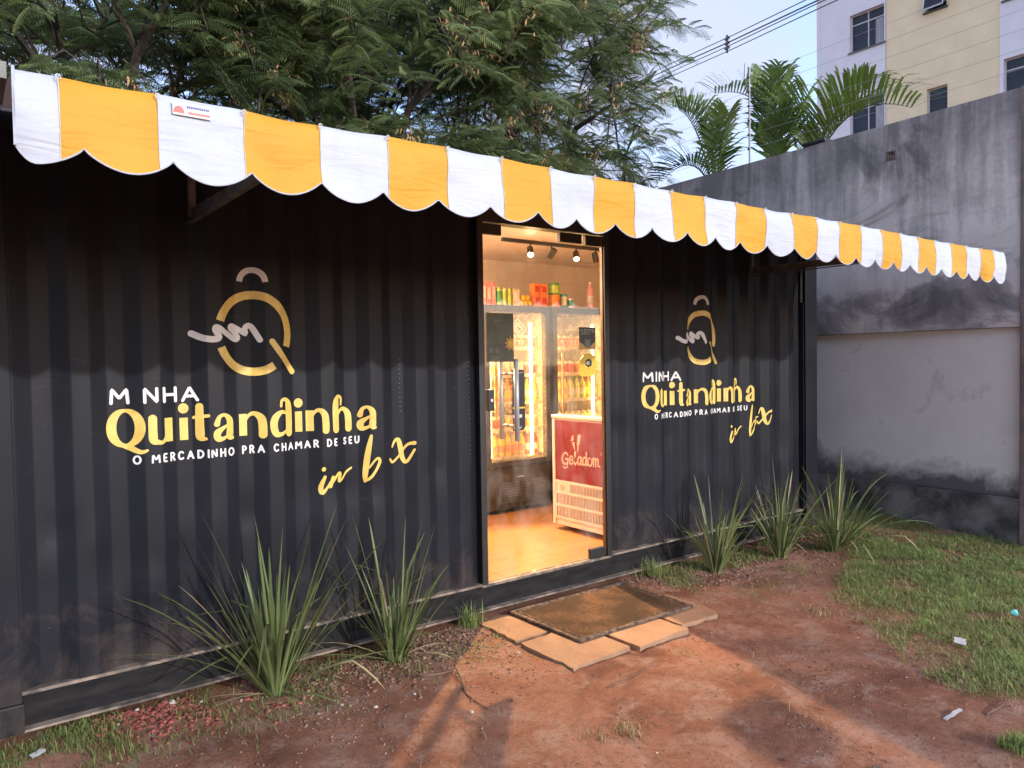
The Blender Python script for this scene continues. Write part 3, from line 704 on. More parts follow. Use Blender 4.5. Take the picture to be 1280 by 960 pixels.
F_BLACK = mat('fridge_black', (.05, .042, .034), (.03, .026, .022), 10, .6)
F_IN = mat('fridge_liner', (.70, .68, .64), None, 6, .5)
F_GLASS = glass('fridge_glass', (.97, .95, .92), .9, .06, ((.98, .84, .58), .50, 60))  # speckled warm layer paints frost and LED glow haze onto the pane
LED = emis('led_strip', (1, .70, .28), 30); LEDB = emis('led_backing', (1, .62, .2), 6.0)
PRT = mat('frost_print', (.80, .70, .60), None, 9, .6)
WIRE = mat('shelf_wire', (.6, .58, .54), None, 9, .4, metal=.4)
GRS = mat('grille_slat', (.085, .07, .055), (.06, .05, .04), 10, .5)
def fridge(x0, x1, label):
    f = thing('drinks_fridge', label, 'fridge', ((x0 + x1) / 2, 1.9, .2), 'glass-door drinks fridges')
    y0, y1, z0, z1 = 1.62, 2.30, .235, 2.045
    m = MB().box(x0, x0 + .04, y0 + .03, y1, z0, z1).box(x1 - .04, x1, y0 + .03, y1, z0, z1).box(x0 + .041, x1 - .041, y1 - .04, y1, z0, z1).box(x0 + .041, x1 - .041, y0 + .03, y1 - .041, z1 - .05, z1).box(x0 + .041, x1 - .041, y0 + .03, y1 - .041, z0 + .3, z0 + .37)
    m.build('cabinet', F_BLACK, f)
    m = MB().box(x0 + .0415, x0 + .046, y0 + .05, y1 - .046, z0 + .375, z1 - .052).box(x1 - .046, x1 - .0415, y0 + .05, y1 - .046, z0 + .375, z1 - .052).box(x0 + .047, x1 - .047, y1 - .046, y1 - .0415, z0 + .375, z1 - .052)
    m.build('liner', F_IN, f)
    bp = MB().box(x0 + .005, x1 - .005, y0 + .005, y0 + .029, z0, z0 + .375).build('base_panel', F_BLACK, f, bevel=.004)
    for k in range(8): MB().box(x0 + .13, x1 - .10, y0 - .001, y0 + .0045, z0 + .055 + k * .024, z0 + .068 + k * .024).build('grille_slat', GRS, bp)
    MB().box((x0 + x1) / 2 - .03, (x0 + x1) / 2 + .05, y0 + .002, y0 + .0045, z0 + .275, z0 + .283).build('badge', WIRE, bp)
    for xx in (x0 + .06, x1 - .06): MB().lathe([(.02, 0), (.02, .034)], (xx, y0 + .1, .2005), 8).build('foot', BLACK, f)
    zz0, zz1 = z0 + .385, z1 - .01
    fr = MB().box(x0, x0 + .045, y0 - .012, y0 + .025, zz0, zz1).box(x1 - .045, x1, y0 - .012, y0 + .025, zz0, zz1).box(x0 + .0452, x1 - .0452, y0 - .012, y0 + .025, zz0, zz0 + .045).box(x0 + .0452, x1 - .0452, y0 - .012, y0 + .025, zz1 - .05, zz1)
    fr = fr.build('door_frame', F_BLACK, f)
    MB().box(x0 + .0455, x1 - .0455, y0, y0 + .006, zz0 + .0455, zz1 - .0505).build('pane', F_GLASS, fr)
    m = MB().tube([(x0 + .075, y0 - .05, 1.05), (x0 + .075, y0 - .05, 1.62)], .011, 10)
    for z in (1.12, 1.55): m.tube([(x0 + .075, y0 - .05, z), (x0 + .075, y0 - .002, z)], .008, 8)
    m.build('handle', mat('brass_handle', (.45, .28, .12), None, 9, .35, metal=.7), fr)
    for xx in (x0 + .062, x1 - .19):
        ls = MB().box(xx, xx + .030, y0 + .050, y0 + .054, zz0 + .07, zz1 - .14).build('light_strip', LEDB, f)
        m = MB(); z = zz0 + .085
        while z < zz1 - .16: m.box(xx + .006, xx + .024, y0 + .0455, y0 + .0499, z, z + .018); z += .034
        m.build('diodes', LED, ls)
    # printed header band and slanted mark on the glass
    yy = y0 - .0015; m = MB()
    for s_, e_ in ((x0 + .30, x0 + .33),): pass
    def sf(x, z, l): return (x, yy - l, z)
    cx, cz = x0 + .37, 1.84
    for k, sc in enumerate((1, .62)):
        P = [(cx - .075 * sc, cz + .02), (cx - .01, cz + .085 * sc), (cx + .085 * sc, cz - .005), (cx + .02, cz - .085 * sc), (cx - .075 * sc, cz + .02)]
        ribbon(m, P, .008, sf, .0003 * k, smooth=False)
    ribbon(m, [(cx + .01, cz + .05), (cx - .03, cz + .01), (cx + .0, cz - .03), (cx + .03, cz + .0), (cx + .0, cz + .02)], .007, sf, .0008)
    ribbon(m, [(cx - .19, cz - .03), (cx - .15, cz + .05), (cx - .11, cz - .03)], .008, sf, 0, smooth=False); ribbon(m, [(cx - .21, cz - .005), (cx - .10, cz - .005)], .008, sf, .0004, smooth=False)
    ribbon(m, [(cx + .12, cz + .0), (cx + .24, cz + .0)], .010, sf, 0, smooth=False)
    for k in range(7): ribbon(m, [(x0 + .10 + .05 * k, cz - .11), (x0 + .135 + .05 * k, cz - .11), (x0 + .12 + .05 * k, cz - .145)], .006, sf, 0, smooth=False)
    m.build('glass_print', PRT, fr)
    for k in range(5):
        z = zz0 + .06 + k * .245; m = MB()
        for j in range(12): m.tube([(x0 + .05, y0 + .07 + j * .042, z), (x1 - .05, y0 + .07 + j * .042, z)], .003, 4)
        m.box(x0 + .047, x1 - .047, y0 + .060, y0 + .064, z - .012, z + .018)
        m.build('shelf', WIRE, f)
    return [zz0 + .064 + k * .245 for k in range(5)]
fr1 = (3.625, 4.345); fr2 = (4.395, 5.115)
zs1 = fridge(*fr1, 'drinks fridge with black vented base behind the long door handle'); zs2 = fridge(*fr2, 'drinks fridge standing partly behind the red ice-cream freezer')
# goods: bottles, cans and cartons, one mesh each
def bottle_mesh(nm, r, h, body, cap, lab):
    m = MB(); m.lathe([(r * .9, 0), (r, .01), (r, h * .62), (r * .75, h * .74), (r * .38, h * .86), (r * .36, h * .94)], n=10, m=0)
    m.lathe([(r * .42, 0), (r * .42, h * .06)], (0, 0, h * .941), 8, 1); m.lathe([(r * 1.015, h * .22), (r * 1.015, h * .5)], n=10, m=2)
    return m.mesh(nm, [body, cap, lab], smooth=False)
def can_mesh(nm, r, h, body, lab):
    m = MB(); m.lathe([(r * .85, 0), (r, .008), (r, h - .01), (r * .85, h)], n=12, m=0); m.lathe([(r * 1.01, h * .15), (r * 1.01, h * .8)], n=12, m=1); return m.mesh(nm, [body, lab])
def carton_mesh(nm, w, d, h, c1, c2):
    m = MB().box(-w / 2, w / 2, -d / 2, d / 2, 0, h, 0); m.box(-w * .38, w * .38, -d / 2 - .001, -d / 2 + .002, h * .25, h * .8, 1); return m.mesh(nm, [c1, c2], bevel=.002)
K = {k: mat('pack_' + k, c, tuple(x * .75 for x in c), 25, .4, lo=.4, hi=.6) for k, c in dict(red=(.55, .02, .02), orange=(.85, .22, .03), yellow=(.85, .55, .03), green=(.06, .30, .08), pink=(.70, .30, .32), white=(.72, .68, .62), teal=(.05, .28, .28), amber=(.4, .14, .02), lime=(.42, .55, .10), cream=(.75, .62, .42), brown=(.12, .05, .02)).items()}
BM = {k: bottle_mesh('bottle', .034, .215, K[k], K[c], K[l]) for k, c, l in (('yellow', 'red', 'orange'), ('amber', 'yellow', 'cream'), ('red', 'white', 'white'), ('orange', 'orange', 'yellow'), ('lime', 'green', 'white'), ('brown', 'red', 'red'))}
CM = {k: can_mesh('can', .032, .122, K['white'], K[k]) for k in ('red', 'yellow', 'green', 'orange', 'white')}
NAMES = {'yellow': 'yellow', 'amber': 'amber', 'red': 'red', 'orange': 'orange', 'lime': 'lime green', 'brown': 'dark cola', 'green': 'green', 'white': 'white'}
r = random.Random(5)
for (x0, x1), zs, where in ((fr1, zs1, 'of the vented fridge'), (fr2, zs2, 'of the fridge behind the freezer')):
    for row, z in enumerate(zs):
        isb = row in (0, 2, 4) and not (row == 4)
        kinds = [['yellow', 'yellow', 'red'], ['red', 'yellow', 'orange'], ['amber', 'orange', 'lime'], ['yellow', 'white', 'red'], ['green', 'orange', 'red']][row] if x0 < 4 else [['orange', 'amber', 'yellow'], ['red', 'yellow', 'white'], ['yellow', 'lime', 'orange'], ['red', 'red', 'white'], ['red', 'orange', 'white']][row]
        n = 8
        for i in range(n):
            k = kinds[min(2, i * 3 // n)]
            me = BM[k] if isb and k in BM else CM.get(k, CM['white'])
            for dep in range(2):
                o = link_mesh('bottle' if me in BM.values() else 'can', me, None, (x0 + .088 + i * (x1 - x0 - .176) / (n - 1), 1.625 + .125 + dep * .09, z + .0005)); o.rotation_euler.z = r.uniform(0, 6)
                kind_ = 'bottle' if me in BM.values() else 'can'
                shelf = ('bottom shelf', 'second shelf', 'middle shelf', 'fourth shelf', 'top shelf')[row]
                tag(o, '%s drink %s, %s row on the %s %s' % (NAMES[k], kind_, ('front', 'rear')[dep], shelf, where), kind_, '%s %ss, %s row, %s %s' % (NAMES[k], kind_, ('front', 'rear')[dep], shelf, where))
# goods on top of the fridges
def top(me, x, y, z, name, label, cat_, grp=None, rz=0):
    o = link_mesh(name, me, None, (x, y, z)); o.rotation_euler.z = rz; tag(o, label, cat_, grp); return o
ZT = 2.0455
for i, x in enumerate((3.655, 3.705, 3.755)): top(carton_mesh('carton', .044, .05, .20 - .01 * (i % 2), K['pink'], K['white']), x, 1.68, ZT, 'carton', 'tall pink and white carton on top of the fridge', 'carton', 'pink cartons on the fridge', .1 * i)
for i, x in enumerate((3.82, 3.875, 3.93)): top(can_mesh('tin', .026, .155, K['lime' if i != 1 else 'cream'], K['green' if i == 0 else 'lime']), x, 1.67, ZT, 'tin', ('green banded lime tin', 'cream tin with lime label', 'plain lime tin')[i] + ' on top of the fridge', 'tin', 'lime tins on the fridge')
top(carton_mesh('carton', .075, .06, .15, K['cream'], K['white']), 4.0, 1.68, ZT, 'carton', 'cream box beside the lime tins on the fridge', 'carton')
for i, (x, z) in enumerate(((4.065, 0), (4.115, 0), (4.165, 0), (4.09, .0505), (4.14, .0505))):
    m = MB().lathe([(.012, 0), (.024, .012), (.025, .035), (.012, .05)], n=10); top(m.mesh('jar', [K['yellow']], smooth=True), x, 1.67, ZT + z, 'jar', 'small round yellow jar in a little heap on the fridge', 'jar', 'small yellow jars on the fridge')
co = carton_mesh('carton', .072, .07, .105, K['orange'], K['red'])
for i, (x, z) in enumerate(((4.24, 0), (4.32, 0), (4.24, .1055), (4.32, .1055))): top(co, x, 1.68, ZT + z, 'carton', 'orange red carton in the double stack beside the green tin', 'carton', 'orange cartons stacked on the fridges')
top(can_mesh('tin', .055, .12, K['orange'], K['orange']), 4.475, 1.69, ZT, 'tin', 'orange tin carrying a green tin on the fridge top', 'tin')
top(can_mesh('tin', .055, .105, K['green'], K['lime']), 4.475, 1.69, ZT + .1205, 'tin', 'green tin standing on an orange tin', 'tin')
top(can_mesh('tin', .036, .13, K['teal'], K['white']), 4.585, 1.68, ZT, 'tin', 'teal tin with white label beside the orange tin', 'tin')
top(can_mesh('tin', .03, .09, K['white'], K['teal']), 4.655, 1.66, ZT, 'tin', 'small white tin beside the teal tin', 'tin')
top(bottle_mesh('bottle', .035, .26, K['pink'], K['white'], K['white']), 4.95, 1.7, ZT, 'bottle', 'tall pink bottle alone on the fridge top', 'bottle')

# ice-cream freezer: printed end faces -x
fz = thing('chest_freezer', 'white framed ice-cream chest freezer with red lettered end panel', 'freezer', (4.4, .60, .2))
FW = mat('freezer_white', (.74, .66, .58), (.68, .6, .52), 8, .4); FRED = mat('freezer_red', (.23, .010, .012), (.19, .008, .010), 6, .32)
x0, x1, y0, y1, z0, z1 = 3.772, 4.95, .245, .905, .238, 1.09
MB().box(x0 + .012, x1, y0 + .004, y1 - .004, z0, z1).build('body', FW, fz, bevel=.006)
MB().box(x0 - .008, x1 + .01, y0 - .008, y1 + .008, z1 + .001, z1 + .026).build('rim', FW, fz, bevel=.005)
MB().box(x0 + .02, x1 - .02, y0 + .02, y1 - .02, z1 + .027, z1 + .036).build('lid_glass', glass('lid_glass', (.8, .85, .85), 1, .05), fz)
MB().box(x0 + .003, x0 + .0115, y0 + .03, y1 - .03, .60, 1.075).build('printed_panel', FRED, fz)
MB().box(x0 - .004, x0 + .0115, y1 - .029, y1 + .001, .242, 1.085).build('edge_trim', FW, fz, bevel=.003)
MB().box(x0 - .004, x0 + .0115, y0 - .001, y0 + .029, .242, 1.085).build('edge_trim', FW, fz, bevel=.003)
gr = MB()
for z_ in (.292, .392, .492, .578): gr.box(x0 - .003, x0 + .0115, y0 + .03, y1 - .03, z_, z_ + .018)
for y_ in (y0 + .03, y1 - .044): gr.box(x0 - .0025, x0 + .0115, y_, y_ + .014, .3102, .5778)
gr = gr.build('grille_frame', FW, fz)
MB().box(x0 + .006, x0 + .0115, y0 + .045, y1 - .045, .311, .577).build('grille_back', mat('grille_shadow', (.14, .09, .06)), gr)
for k in range(34):
    yy = y0 + .05 + k * .0165
    if yy > y1 - .05: break
    for q, z_ in enumerate((.3105, .4105, .5105)):
        if q == 2 and yy > y1 - .20: continue
        MB().box(x0 - .001, x0 + .0055, yy, yy + .0065, z_, z_ + (.081 if q < 2 else .067)).build('grille_bar', FW, gr)
MB().box(x0 - .001, x0 + .0055, y1 - .20, y1 - .05, .511, .577).build('control_plate', FW, gr)
MB().tube([(x0 - .0015, y1 - .115, .545), (x0 - .006, y1 - .115, .545)], .024, 14).build('dial', mat('dial', (.5, .42, .34), None, 9, .4), gr)
for xx in (x0 + .12, x1 - .12):
    for yy in (y0 + .1, y1 - .1): MB().tube([(xx, yy - .012, .2185), (xx, yy + .012, .2185)], .018, 12).box(xx - .01, xx + .01, yy - .016, yy + .016, .225, .2375).build('castor', BLACK, fz)
# Geladom lettering: strokes in (u to the right as seen, v up)
LETW = mat('freezer_letter', (.72, .55, .45), None, 9, .5)
SG = {'G': [([(.85, 1.15), (.55, 1.4), (.15, 1.1), (.02, .5), (.2, .02), (.55, -.02), (.85, .3), (.82, .65)], 1), ([(.5, .62), (.95, .66)], .8), ([(.84, .5), (.78, -.3), (.45, -.55), (.15, -.4)], .7)],
      'e': [([(.08, .5), (.8, .6), (.7, .95), (.35, 1), (.08, .6), (.15, .12), (.5, 0), (.95, .3)], .9)],
      'l': [([(.1, .4), (.6, 1.35), (.45, 1.6), (.25, 1.3), (.25, .2), (.5, 0), (.9, .3)], .9)],
      'a': [([(.8, .85), (.4, 1), (.08, .55), (.25, .05), (.6, .2), (.8, .8)], .95), ([(.82, .98), (.8, .2), (1.05, .1)], 1)],
      'd': [([(.75, .85), (.4, 1), (.08, .55), (.25, .05), (.6, .2), (.8, .8)], .95), ([(.85, 1.65), (.8, .2), (1.05, .1)], 1)],
      'o': [([(.5, 1), (.12, .8), (.08, .3), (.45, 0), (.85, .3), (.85, .75), (.5, 1), (.75, .9), (1.05, .85)], .9)],
      'm': [([(.08, 1), (.1, 0)], 1), ([(.1, .6), (.3, 1), (.42, .8), (.42, 0)], .95), ([(.42, .6), (.62, 1), (.76, .8), (.76, .15), (.98, .1)], .95)]}
def sfz(u, v, l): return (x0 + .0022 - l, y1 - u, v)
u = .112
for ch, w_ in (('G', .080), ('e', .050), ('l', .036), ('a', .054), ('d', .054), ('o', .054), ('m', .076)):
    m = MB()
    for k, (pts, ww) in enumerate(SG[ch]): ribbon(m, [(u + p[0] * w_, .735 + p[1] * .062 + (u - .1) * .03) for p in pts], .013 * ww, sfz, .0003 * k, step=.004)
    m.build('letter', LETW, fz); u += w_ + .004
m = MB(); ribbon(m, ell(u + .012, .845, .008, .008, 0, 360, 12), .003, sfz, 0, step=.003); m.build('registered_mark', LETW, fz)
m = MB()   # the two ice creams: a cone and a lolly
def fan(pts, l): m.add([sfz(p[0], p[1], l) for p in pts], [tuple(range(len(pts)))])
cu, cv = .255, .86
fan([(cu - .028, cv + .05), (cu + .004, cv + .055), (cu + .012, cv - .02)], 0)
for k in range(3): ribbon(m, [(cu - .034 + k * .006, cv + .062 + k * .014), (cu - .008, cv + .072 + k * .014)], .011, sfz, .0003 * (k + 1), step=.004)
fan([(cu + .03, cv + .03), (cu + .062, cv + .04), (cu + .078, cv + .105), (cu + .068, cv + .118), (cu + .05, cv + .115), (cu + .04, cv + .10)], 0); fan([(cu + .034, cv - .02), (cu + .046, cv - .017), (cu + .052, cv + .034), (cu + .04, cv + .033)], .0004)
m.build('ice_cream_mark', LETW, fz)

# ------------------------------------------------------------------ slabs, mat
def m_slab():
    m_, nt, b = new_mat('sandstone_slab'); v = coord(nt); a = ncoord(nt, v, 5, 8, .65); s = ncoord(nt, coord(nt, (4, 1.2, 1)), 14, 8, .7, 1.2)
    col = ramp(nt, a, [(.3, (.25, .14, .078)), (.7, (.37, .225, .13))]); col = mixc(nt, ramp(nt, s, [(.56, 0.0), (.68, .65)]), col, (.20, .085, .045))
    nt.links.new(col, b.inputs['Base Color']); b.inputs['Roughness'].default_value = .85; bump(nt, b, s, .4, .006); return m_
SLAB = m_slab()
def slab(pts, z0, z1, label):
    rs = random.Random(int(pts[0][0] * 1000)); fine = []
    for i in range(len(pts)):
        a, b = Vector(pts[i]), Vector(pts[(i + 1) % len(pts)]); nrm = Vector((-(b - a).y, (b - a).x)).normalized()
        for t in np.arange(0, .999, 1 / 9): fine.append(tuple(a.lerp(b, t) + nrm * (abs(rs.gauss(0, .0025)) + (.008 if rs.random() < .08 else 0))))
    pts = fine
    n = len(pts); m = MB().add([(p[0], p[1], z0) for p in pts] + [(p[0], p[1], z1) for p in pts], [tuple(range(n - 1, -1, -1)), tuple(range(n, 2 * n))] + [(i, (i + 1) % n, (i + 1) % n + n, i + n) for i in range(n)])
    c = (sum(p[0] for p in pts) / n, sum(p[1] for p in pts) / n, z0)
    tag(m.build('stone_slab', SLAB, None, bevel=.003, loc=c), label, 'stone slab', 'stone slabs in front of the door')
slab([(2.345, -.93), (2.77, -.90), (2.765, -.47), (2.34, -.49)], -.022, .022, 'stone slab with its sharp outer corner in the red soil under the mat corner')
slab([(2.80, -.945), (3.215, -.925), (3.20, -.50), (2.79, -.52)], -.022, .024, 'stone slab lying between two others along the front edge of the mat')
slab([(2.35, -.452), (2.76, -.44), (2.755, -.05), (2.35, -.07)], -.022, .018, 'stone slab half under the mat beside the grass tuft and the container rail')
slab([(3.235, -.86), (3.53, -.885), (3.585, -.83), (3.60, -.42), (3.24, -.45)], -.022, .020, 'stone slab with a broken off corner beside the bare soil')
slab([(2.80, -.40), (3.56, -.38), (3.56, -.045), (2.80, -.045)], -.022, .016, 'long stone slab mostly hidden under the doormat along the rail')
def m_mat():
    m_, nt, b = new_mat('coir_fibre'); v = coord(nt); a = ncoord(nt, coord(nt, (1, 1, 1), (.4, .2, 0)), 3.2, 7, .6); f = ncoord(nt, v, 260, 3, .8); g_ = ncoord(nt, v, 60, 4, .7)
    col = ramp(nt, f, [(.3, (.03, .022, .018)), (.7, (.10, .072, .05))]); du = nd(nt, 'Math', {0: ramp(nt, a, [(.44, .05), (.64, .75)]), 1: ramp(nt, g_, [(.4, .25), (.6, 1.0)])}, operation='MULTIPLY')
    col = mixc(nt, du.outputs[0], col, (.24, .135, .075)); nt.links.new(col, b.inputs['Base Color']); b.inputs['Roughness'].default_value = 1; b.inputs['Specular IOR Level'].default_value = 0; bump(nt, b, f, .8, .006); return m_
dm = thing('doormat', 'worn brown coir doormat with raised dusty border lying on the stone slabs', 'doormat', (3.05, -.39, .026))
M_B = mat('mat_border', (.20, .13, .08), (.04, .03, .025), 30, .9, .5, 120, lo=.4, hi=.65)
q = [(2.59, -.70), (3.515, -.715), (3.545, -.085), (2.575, -.075)]
def inset(k): 
    c = Vector((sum(p[0] for p in q) / 4, sum(p[1] for p in q) / 4)); return [Vector(p) + (c - Vector(p)).normalized() * k for p in q]
o_, i1, i2 = inset(0), inset(.035), inset(.055)
def slabm(nm, mt, rings, z0, hs):
    nu = 14; vs = []; fs = []
    R_ = []
    for pr, h in zip(rings, hs):
        ring = []
        for a in range(4):
            for t in range(nu):
                p = pr[a].lerp(pr[(a + 1) % 4], t / nu); ring.append((p.x + .003 * noise.noise(Vector((p.x * 9, p.y * 9, 1))), p.y + .003 * noise.noise(Vector((p.x * 9, p.y * 9, 5))), z0 + h + .002 * noise.noise(Vector((p.x * 6, p.y * 6, 3)))))
        R_.append(ring); vs += ring
    L_ = 4 * nu
    for k in range(len(R_) - 1): fs += [(k * L_ + j, k * L_ + (j + 1) % L_, (k + 1) * L_ + (j + 1) % L_, (k + 1) * L_ + j) for j in range(L_)]
    return vs, fs, L_
vs, fs, L_ = slabm('b', M_B, [o_, o_, inset(.004), inset(.030), i1], .026, [0, .010, .013, .013, .006])
MB().add(vs, fs).build('border', M_B, dm, smooth=True)
nu = 30; vs = []; i3 = inset(.0352)
for a in range(nu + 1):
    for c in range(nu + 1):
        p = i3[0].lerp(i3[1], a / nu).lerp(i3[3].lerp(i3[2], a / nu), c / nu); vs.append((p.x, p.y, .026 + .0065 + .0018 * noise.noise(Vector((p.x * 30, p.y * 30, 2)))))
MB().add(vs, [(a * (nu + 1) + c, (a + 1) * (nu + 1) + c, (a + 1) * (nu + 1) + c + 1, a * (nu + 1) + c + 1) for a in range(nu) for c in range(nu)]).build('pile', m_mat(), dm, smooth=True)
m = MB(); vs, fs, L_ = slabm('b', M_B, [inset(.055), inset(.058), inset(.066), inset(.07)], .026, [.0055, .0095, .0095, .0055]); MB().add(vs, fs).build('inner_border', M_B, dm)

# ------------------------------------------------------------------ boundary wall with electric fence
WB = .05
def wx(y): return 6.78 + WB * (y + 1.35)
def m_wall():
    m_, nt, b = new_mat('mouldy_render')
    g_ = nd(nt, 'NewGeometry'); sx = nd(nt, 'SeparateXYZ', {0: g_.outputs['Position']}); z = sx.outputs['Z']
    v = coord(nt); st = ncoord(nt, coord(nt, (2.2, 2.2, .22)), 2.4, 9, .65, .5); bl = ncoord(nt, v, 1.25, 8, .62, .8); fi = ncoord(nt, v, 26, 7, .7)
    base = ramp(nt, bl, [(.3, (.54, .475, .44)), (.7, (.74, .67, .63))])
    # mould: heavier near the coping and in blotches
    zt = nd(nt, 'MapRange', {'Value': z, 'From Min': 2.3, 'From Max': 3.6, 'To Min': -.12, 'To Max': .16})
    s1 = nd(nt, 'Math', {0: st, 1: zt.outputs[0]}, operation='ADD')
    s2 = nd(nt, 'Math', {0: nd(nt, 'Math', {0: s1.outputs[0], 1: bl}, operation='ADD').outputs[0], 1: nd(nt, 'Math', {0: fi, 1: .25}, operation='MULTIPLY').outputs[0]}, operation='ADD')
    mm = ramp(nt, nd(nt, 'Math', {0: s2.outputs[0], 1: .5}, operation='MULTIPLY').outputs[0], [(.495, 0.0), (.60, .5), (.72, .88)])
    bz = ncoord(nt, coord(nt, (1, 1, 1.6), (3, 8, 1)), .85, 9, .68, 1.2)
    band = nd(nt, 'Math', {0: nd(nt, 'Math', {0: z, 1: 2.05}, operation='SUBTRACT').outputs[0], 1: 4.5}, operation='MULTIPLY'); bq = nd(nt, 'Math', {0: band.outputs[0], 1: 2.0}, operation='POWER'); bg = nd(nt, 'Math', {0: .16, 1: nd(nt, 'Math', {0: bq.outputs[0], 1: 1.0}, operation='ADD').outputs[0]}, operation='DIVIDE')
    bz = nd(nt, 'Math', {0: bz, 1: bg.outputs[0]}, operation='ADD').outputs[0]
    col = mixc(nt, mm, base, (.13, .12, .12))
    col = mixc(nt, ramp(nt, bz, [(.55, 0.0), (.62, .5), (.74, .85)]), col, (.085, .078, .08))
    nt.links.new(col, b.inputs['Base Color']); b.inputs['Roughness'].default_value = .9; bump(nt, b, fi, .35, .01); return m_
def m_wall2():
    m_, nt, b = new_mat('pale_render')
    g_ = nd(nt, 'NewGeometry'); sx = nd(nt, 'SeparateXYZ', {0: g_.outputs['Position']}); z = sx.outputs['Z']
    v = coord(nt); bl = ncoord(nt, v, 2.2, 8, .6, .5); fi = ncoord(nt, v, 30, 7, .7); sp = ncoord(nt, coord(nt, (1, 1, .7), (4, 1, 2)), 9, 8, .7)
    base = ramp(nt, bl, [(.3, (.72, .665, .635)), (.7, (.82, .765, .735))])
    zt = nd(nt, 'MapRange', {'Value': z, 'From Min': .38, 'From Max': .72, 'To Min': .42, 'To Max': 0.0})
    s1 = nd(nt, 'Math', {0: bl, 1: zt.outputs[0]}, operation='ADD')
    s1 = nd(nt, 'Math', {0: s1.outputs[0], 1: nd(nt, 'Math', {0: fi, 1: .2}, operation='MULTIPLY').outputs[0]}, operation='ADD')
    col = mixc(nt, ramp(nt, s1.outputs[0], [(.68, 0.0), (.98, .9)]), base, (.06, .055, .055))
    col = mixc(nt, ramp(nt, sp, [(.70, 0.0), (.78, .6)]), col, (.16, .14, .14))
    nt.links.new(col, b.inputs['Base Color']); b.inputs['Roughness'].default_value = .9; bump(nt, b, fi, .3, .008); return m_
W1, W2 = m_wall(), m_wall2()
W3 = mat('dark_plinth_render', (.24, .22, .21), (.055, .05, .05), 4, .95, .5, 30, lo=.38, hi=.66, detail=9)
wall = thing('boundary_wall', 'tall mould-streaked rendered wall with pale lower panel and dark plinth', 'wall', (6.9, 2, 0))
def wslab(off, thick, y0, y1, z0, z1, nm, mt, n=24, amp=.004):
    vs = []; ys = np.linspace(y0, y1, n + 1); zs = np.linspace(z0, z1, 9); fs = []
    for z in zs:
        for y in ys: vs.append((wx(y) + off + amp * noise.noise(Vector((y * 1.6, z * 1.6, 4))), y, z))
    w = n + 1; fs = [(j * w + i, (j + 1) * w + i, (j + 1) * w + i + 1, j * w + i + 1) for j in range(8) for i in range(n)]
    k = len(vs); vs += [(wx(y0) + off + thick, y0, z0), (wx(y1) + off + thick, y1, z0), (wx(y0) + off + thick, y0, z1), (wx(y1) + off + thick, y1, z1)]
    fs += [(k, k + 1, k + 3, k + 2), tuple([8 * w + i for i in range(w)][::-1] + [k + 2, k + 3]), tuple([i for i in range(w)] + [k + 1, k]), (0, 8 * w, k + 2, k)] 
    return MB().add(vs, fs).build(nm, mt, wall, smooth=False)
wslab(.0, .18, -1.35, 10, 1.76, 3.655, 'upper_panel', W1, 40)
wslab(.05, .13, -1.35, 10, .372, 1.757, 'lower_panel', W2, 40, .002)
wslab(-.01, .19, -1.35, 10, -.15, .368, 'plinth', W3, 40, .006)
PIL = mat('brownish_render', (.24, .18, .16), (.14, .105, .10), 5, .9, .4, 40)
MB().box(6.755, 7.0, -1.70, -1.353, -.15, 3.66).build('pilaster', PIL, wall, bevel=.012)
MB().box(wx(-.3) - .006, wx(-.3) + .02, -.345, -.255, 3.32, 3.41).build('vent_frame', PIL, wall, bevel=.003)
vb = MB().box(wx(-.3) - .008, wx(-.3) - .0065, -.333, -.267, 3.332, 3.398).build('vent_hole', mat('dark_hole', (.012, .01, .009)), wall)
for k in range(3): MB().box(wx(-.3) - .012, wx(-.3) - .0085, -.330 + k * .022, -.318 + k * .022, 3.334, 3.36 + .012 * k).build('broken_brick', mat('brick_bit', (.25, .17, .11)), wall)
fe = thing('electric_fence', 'thin white electric fence post with stretched wires on the stained wall', 'fence', (6.93, 1.3, 3.66))
PW = mat('post_white', (.30, .31, .33), None, 9, .5)
for yp in (1.32, -2.2, 4.85):
    po = MB().tube([(wx(yp) + .09, yp, 3.6), (wx(yp) + .09, yp, 4.72)], .011, 8).build('post', PW, fe)
    for k in range(6): MB().tube([(wx(yp) + .068, yp, 3.83 + .155 * k), (wx(yp) + .08, yp, 3.83 + .155 * k)], .013, 8).build('insulator', BLACK, po)
for k in range(6):
    pts = []
    for j in range(13):
        y = 4.85 - j * 7.05 / 12; sag = .01 * math.sin(math.pi * ((y + 2.2) / 3.52 % 1)); pts.append((wx(y) + .066, y, 3.83 + .155 * k - sag))
    MB().tube(pts, .0016, 4).build('wire', HSTEEL, fe)
MB().box(wx(.45) - .02, wx(.45) + .16, .35, .60, 3.656, 3.70).build('cap_cushion', BLACK, fe, bevel=.02)

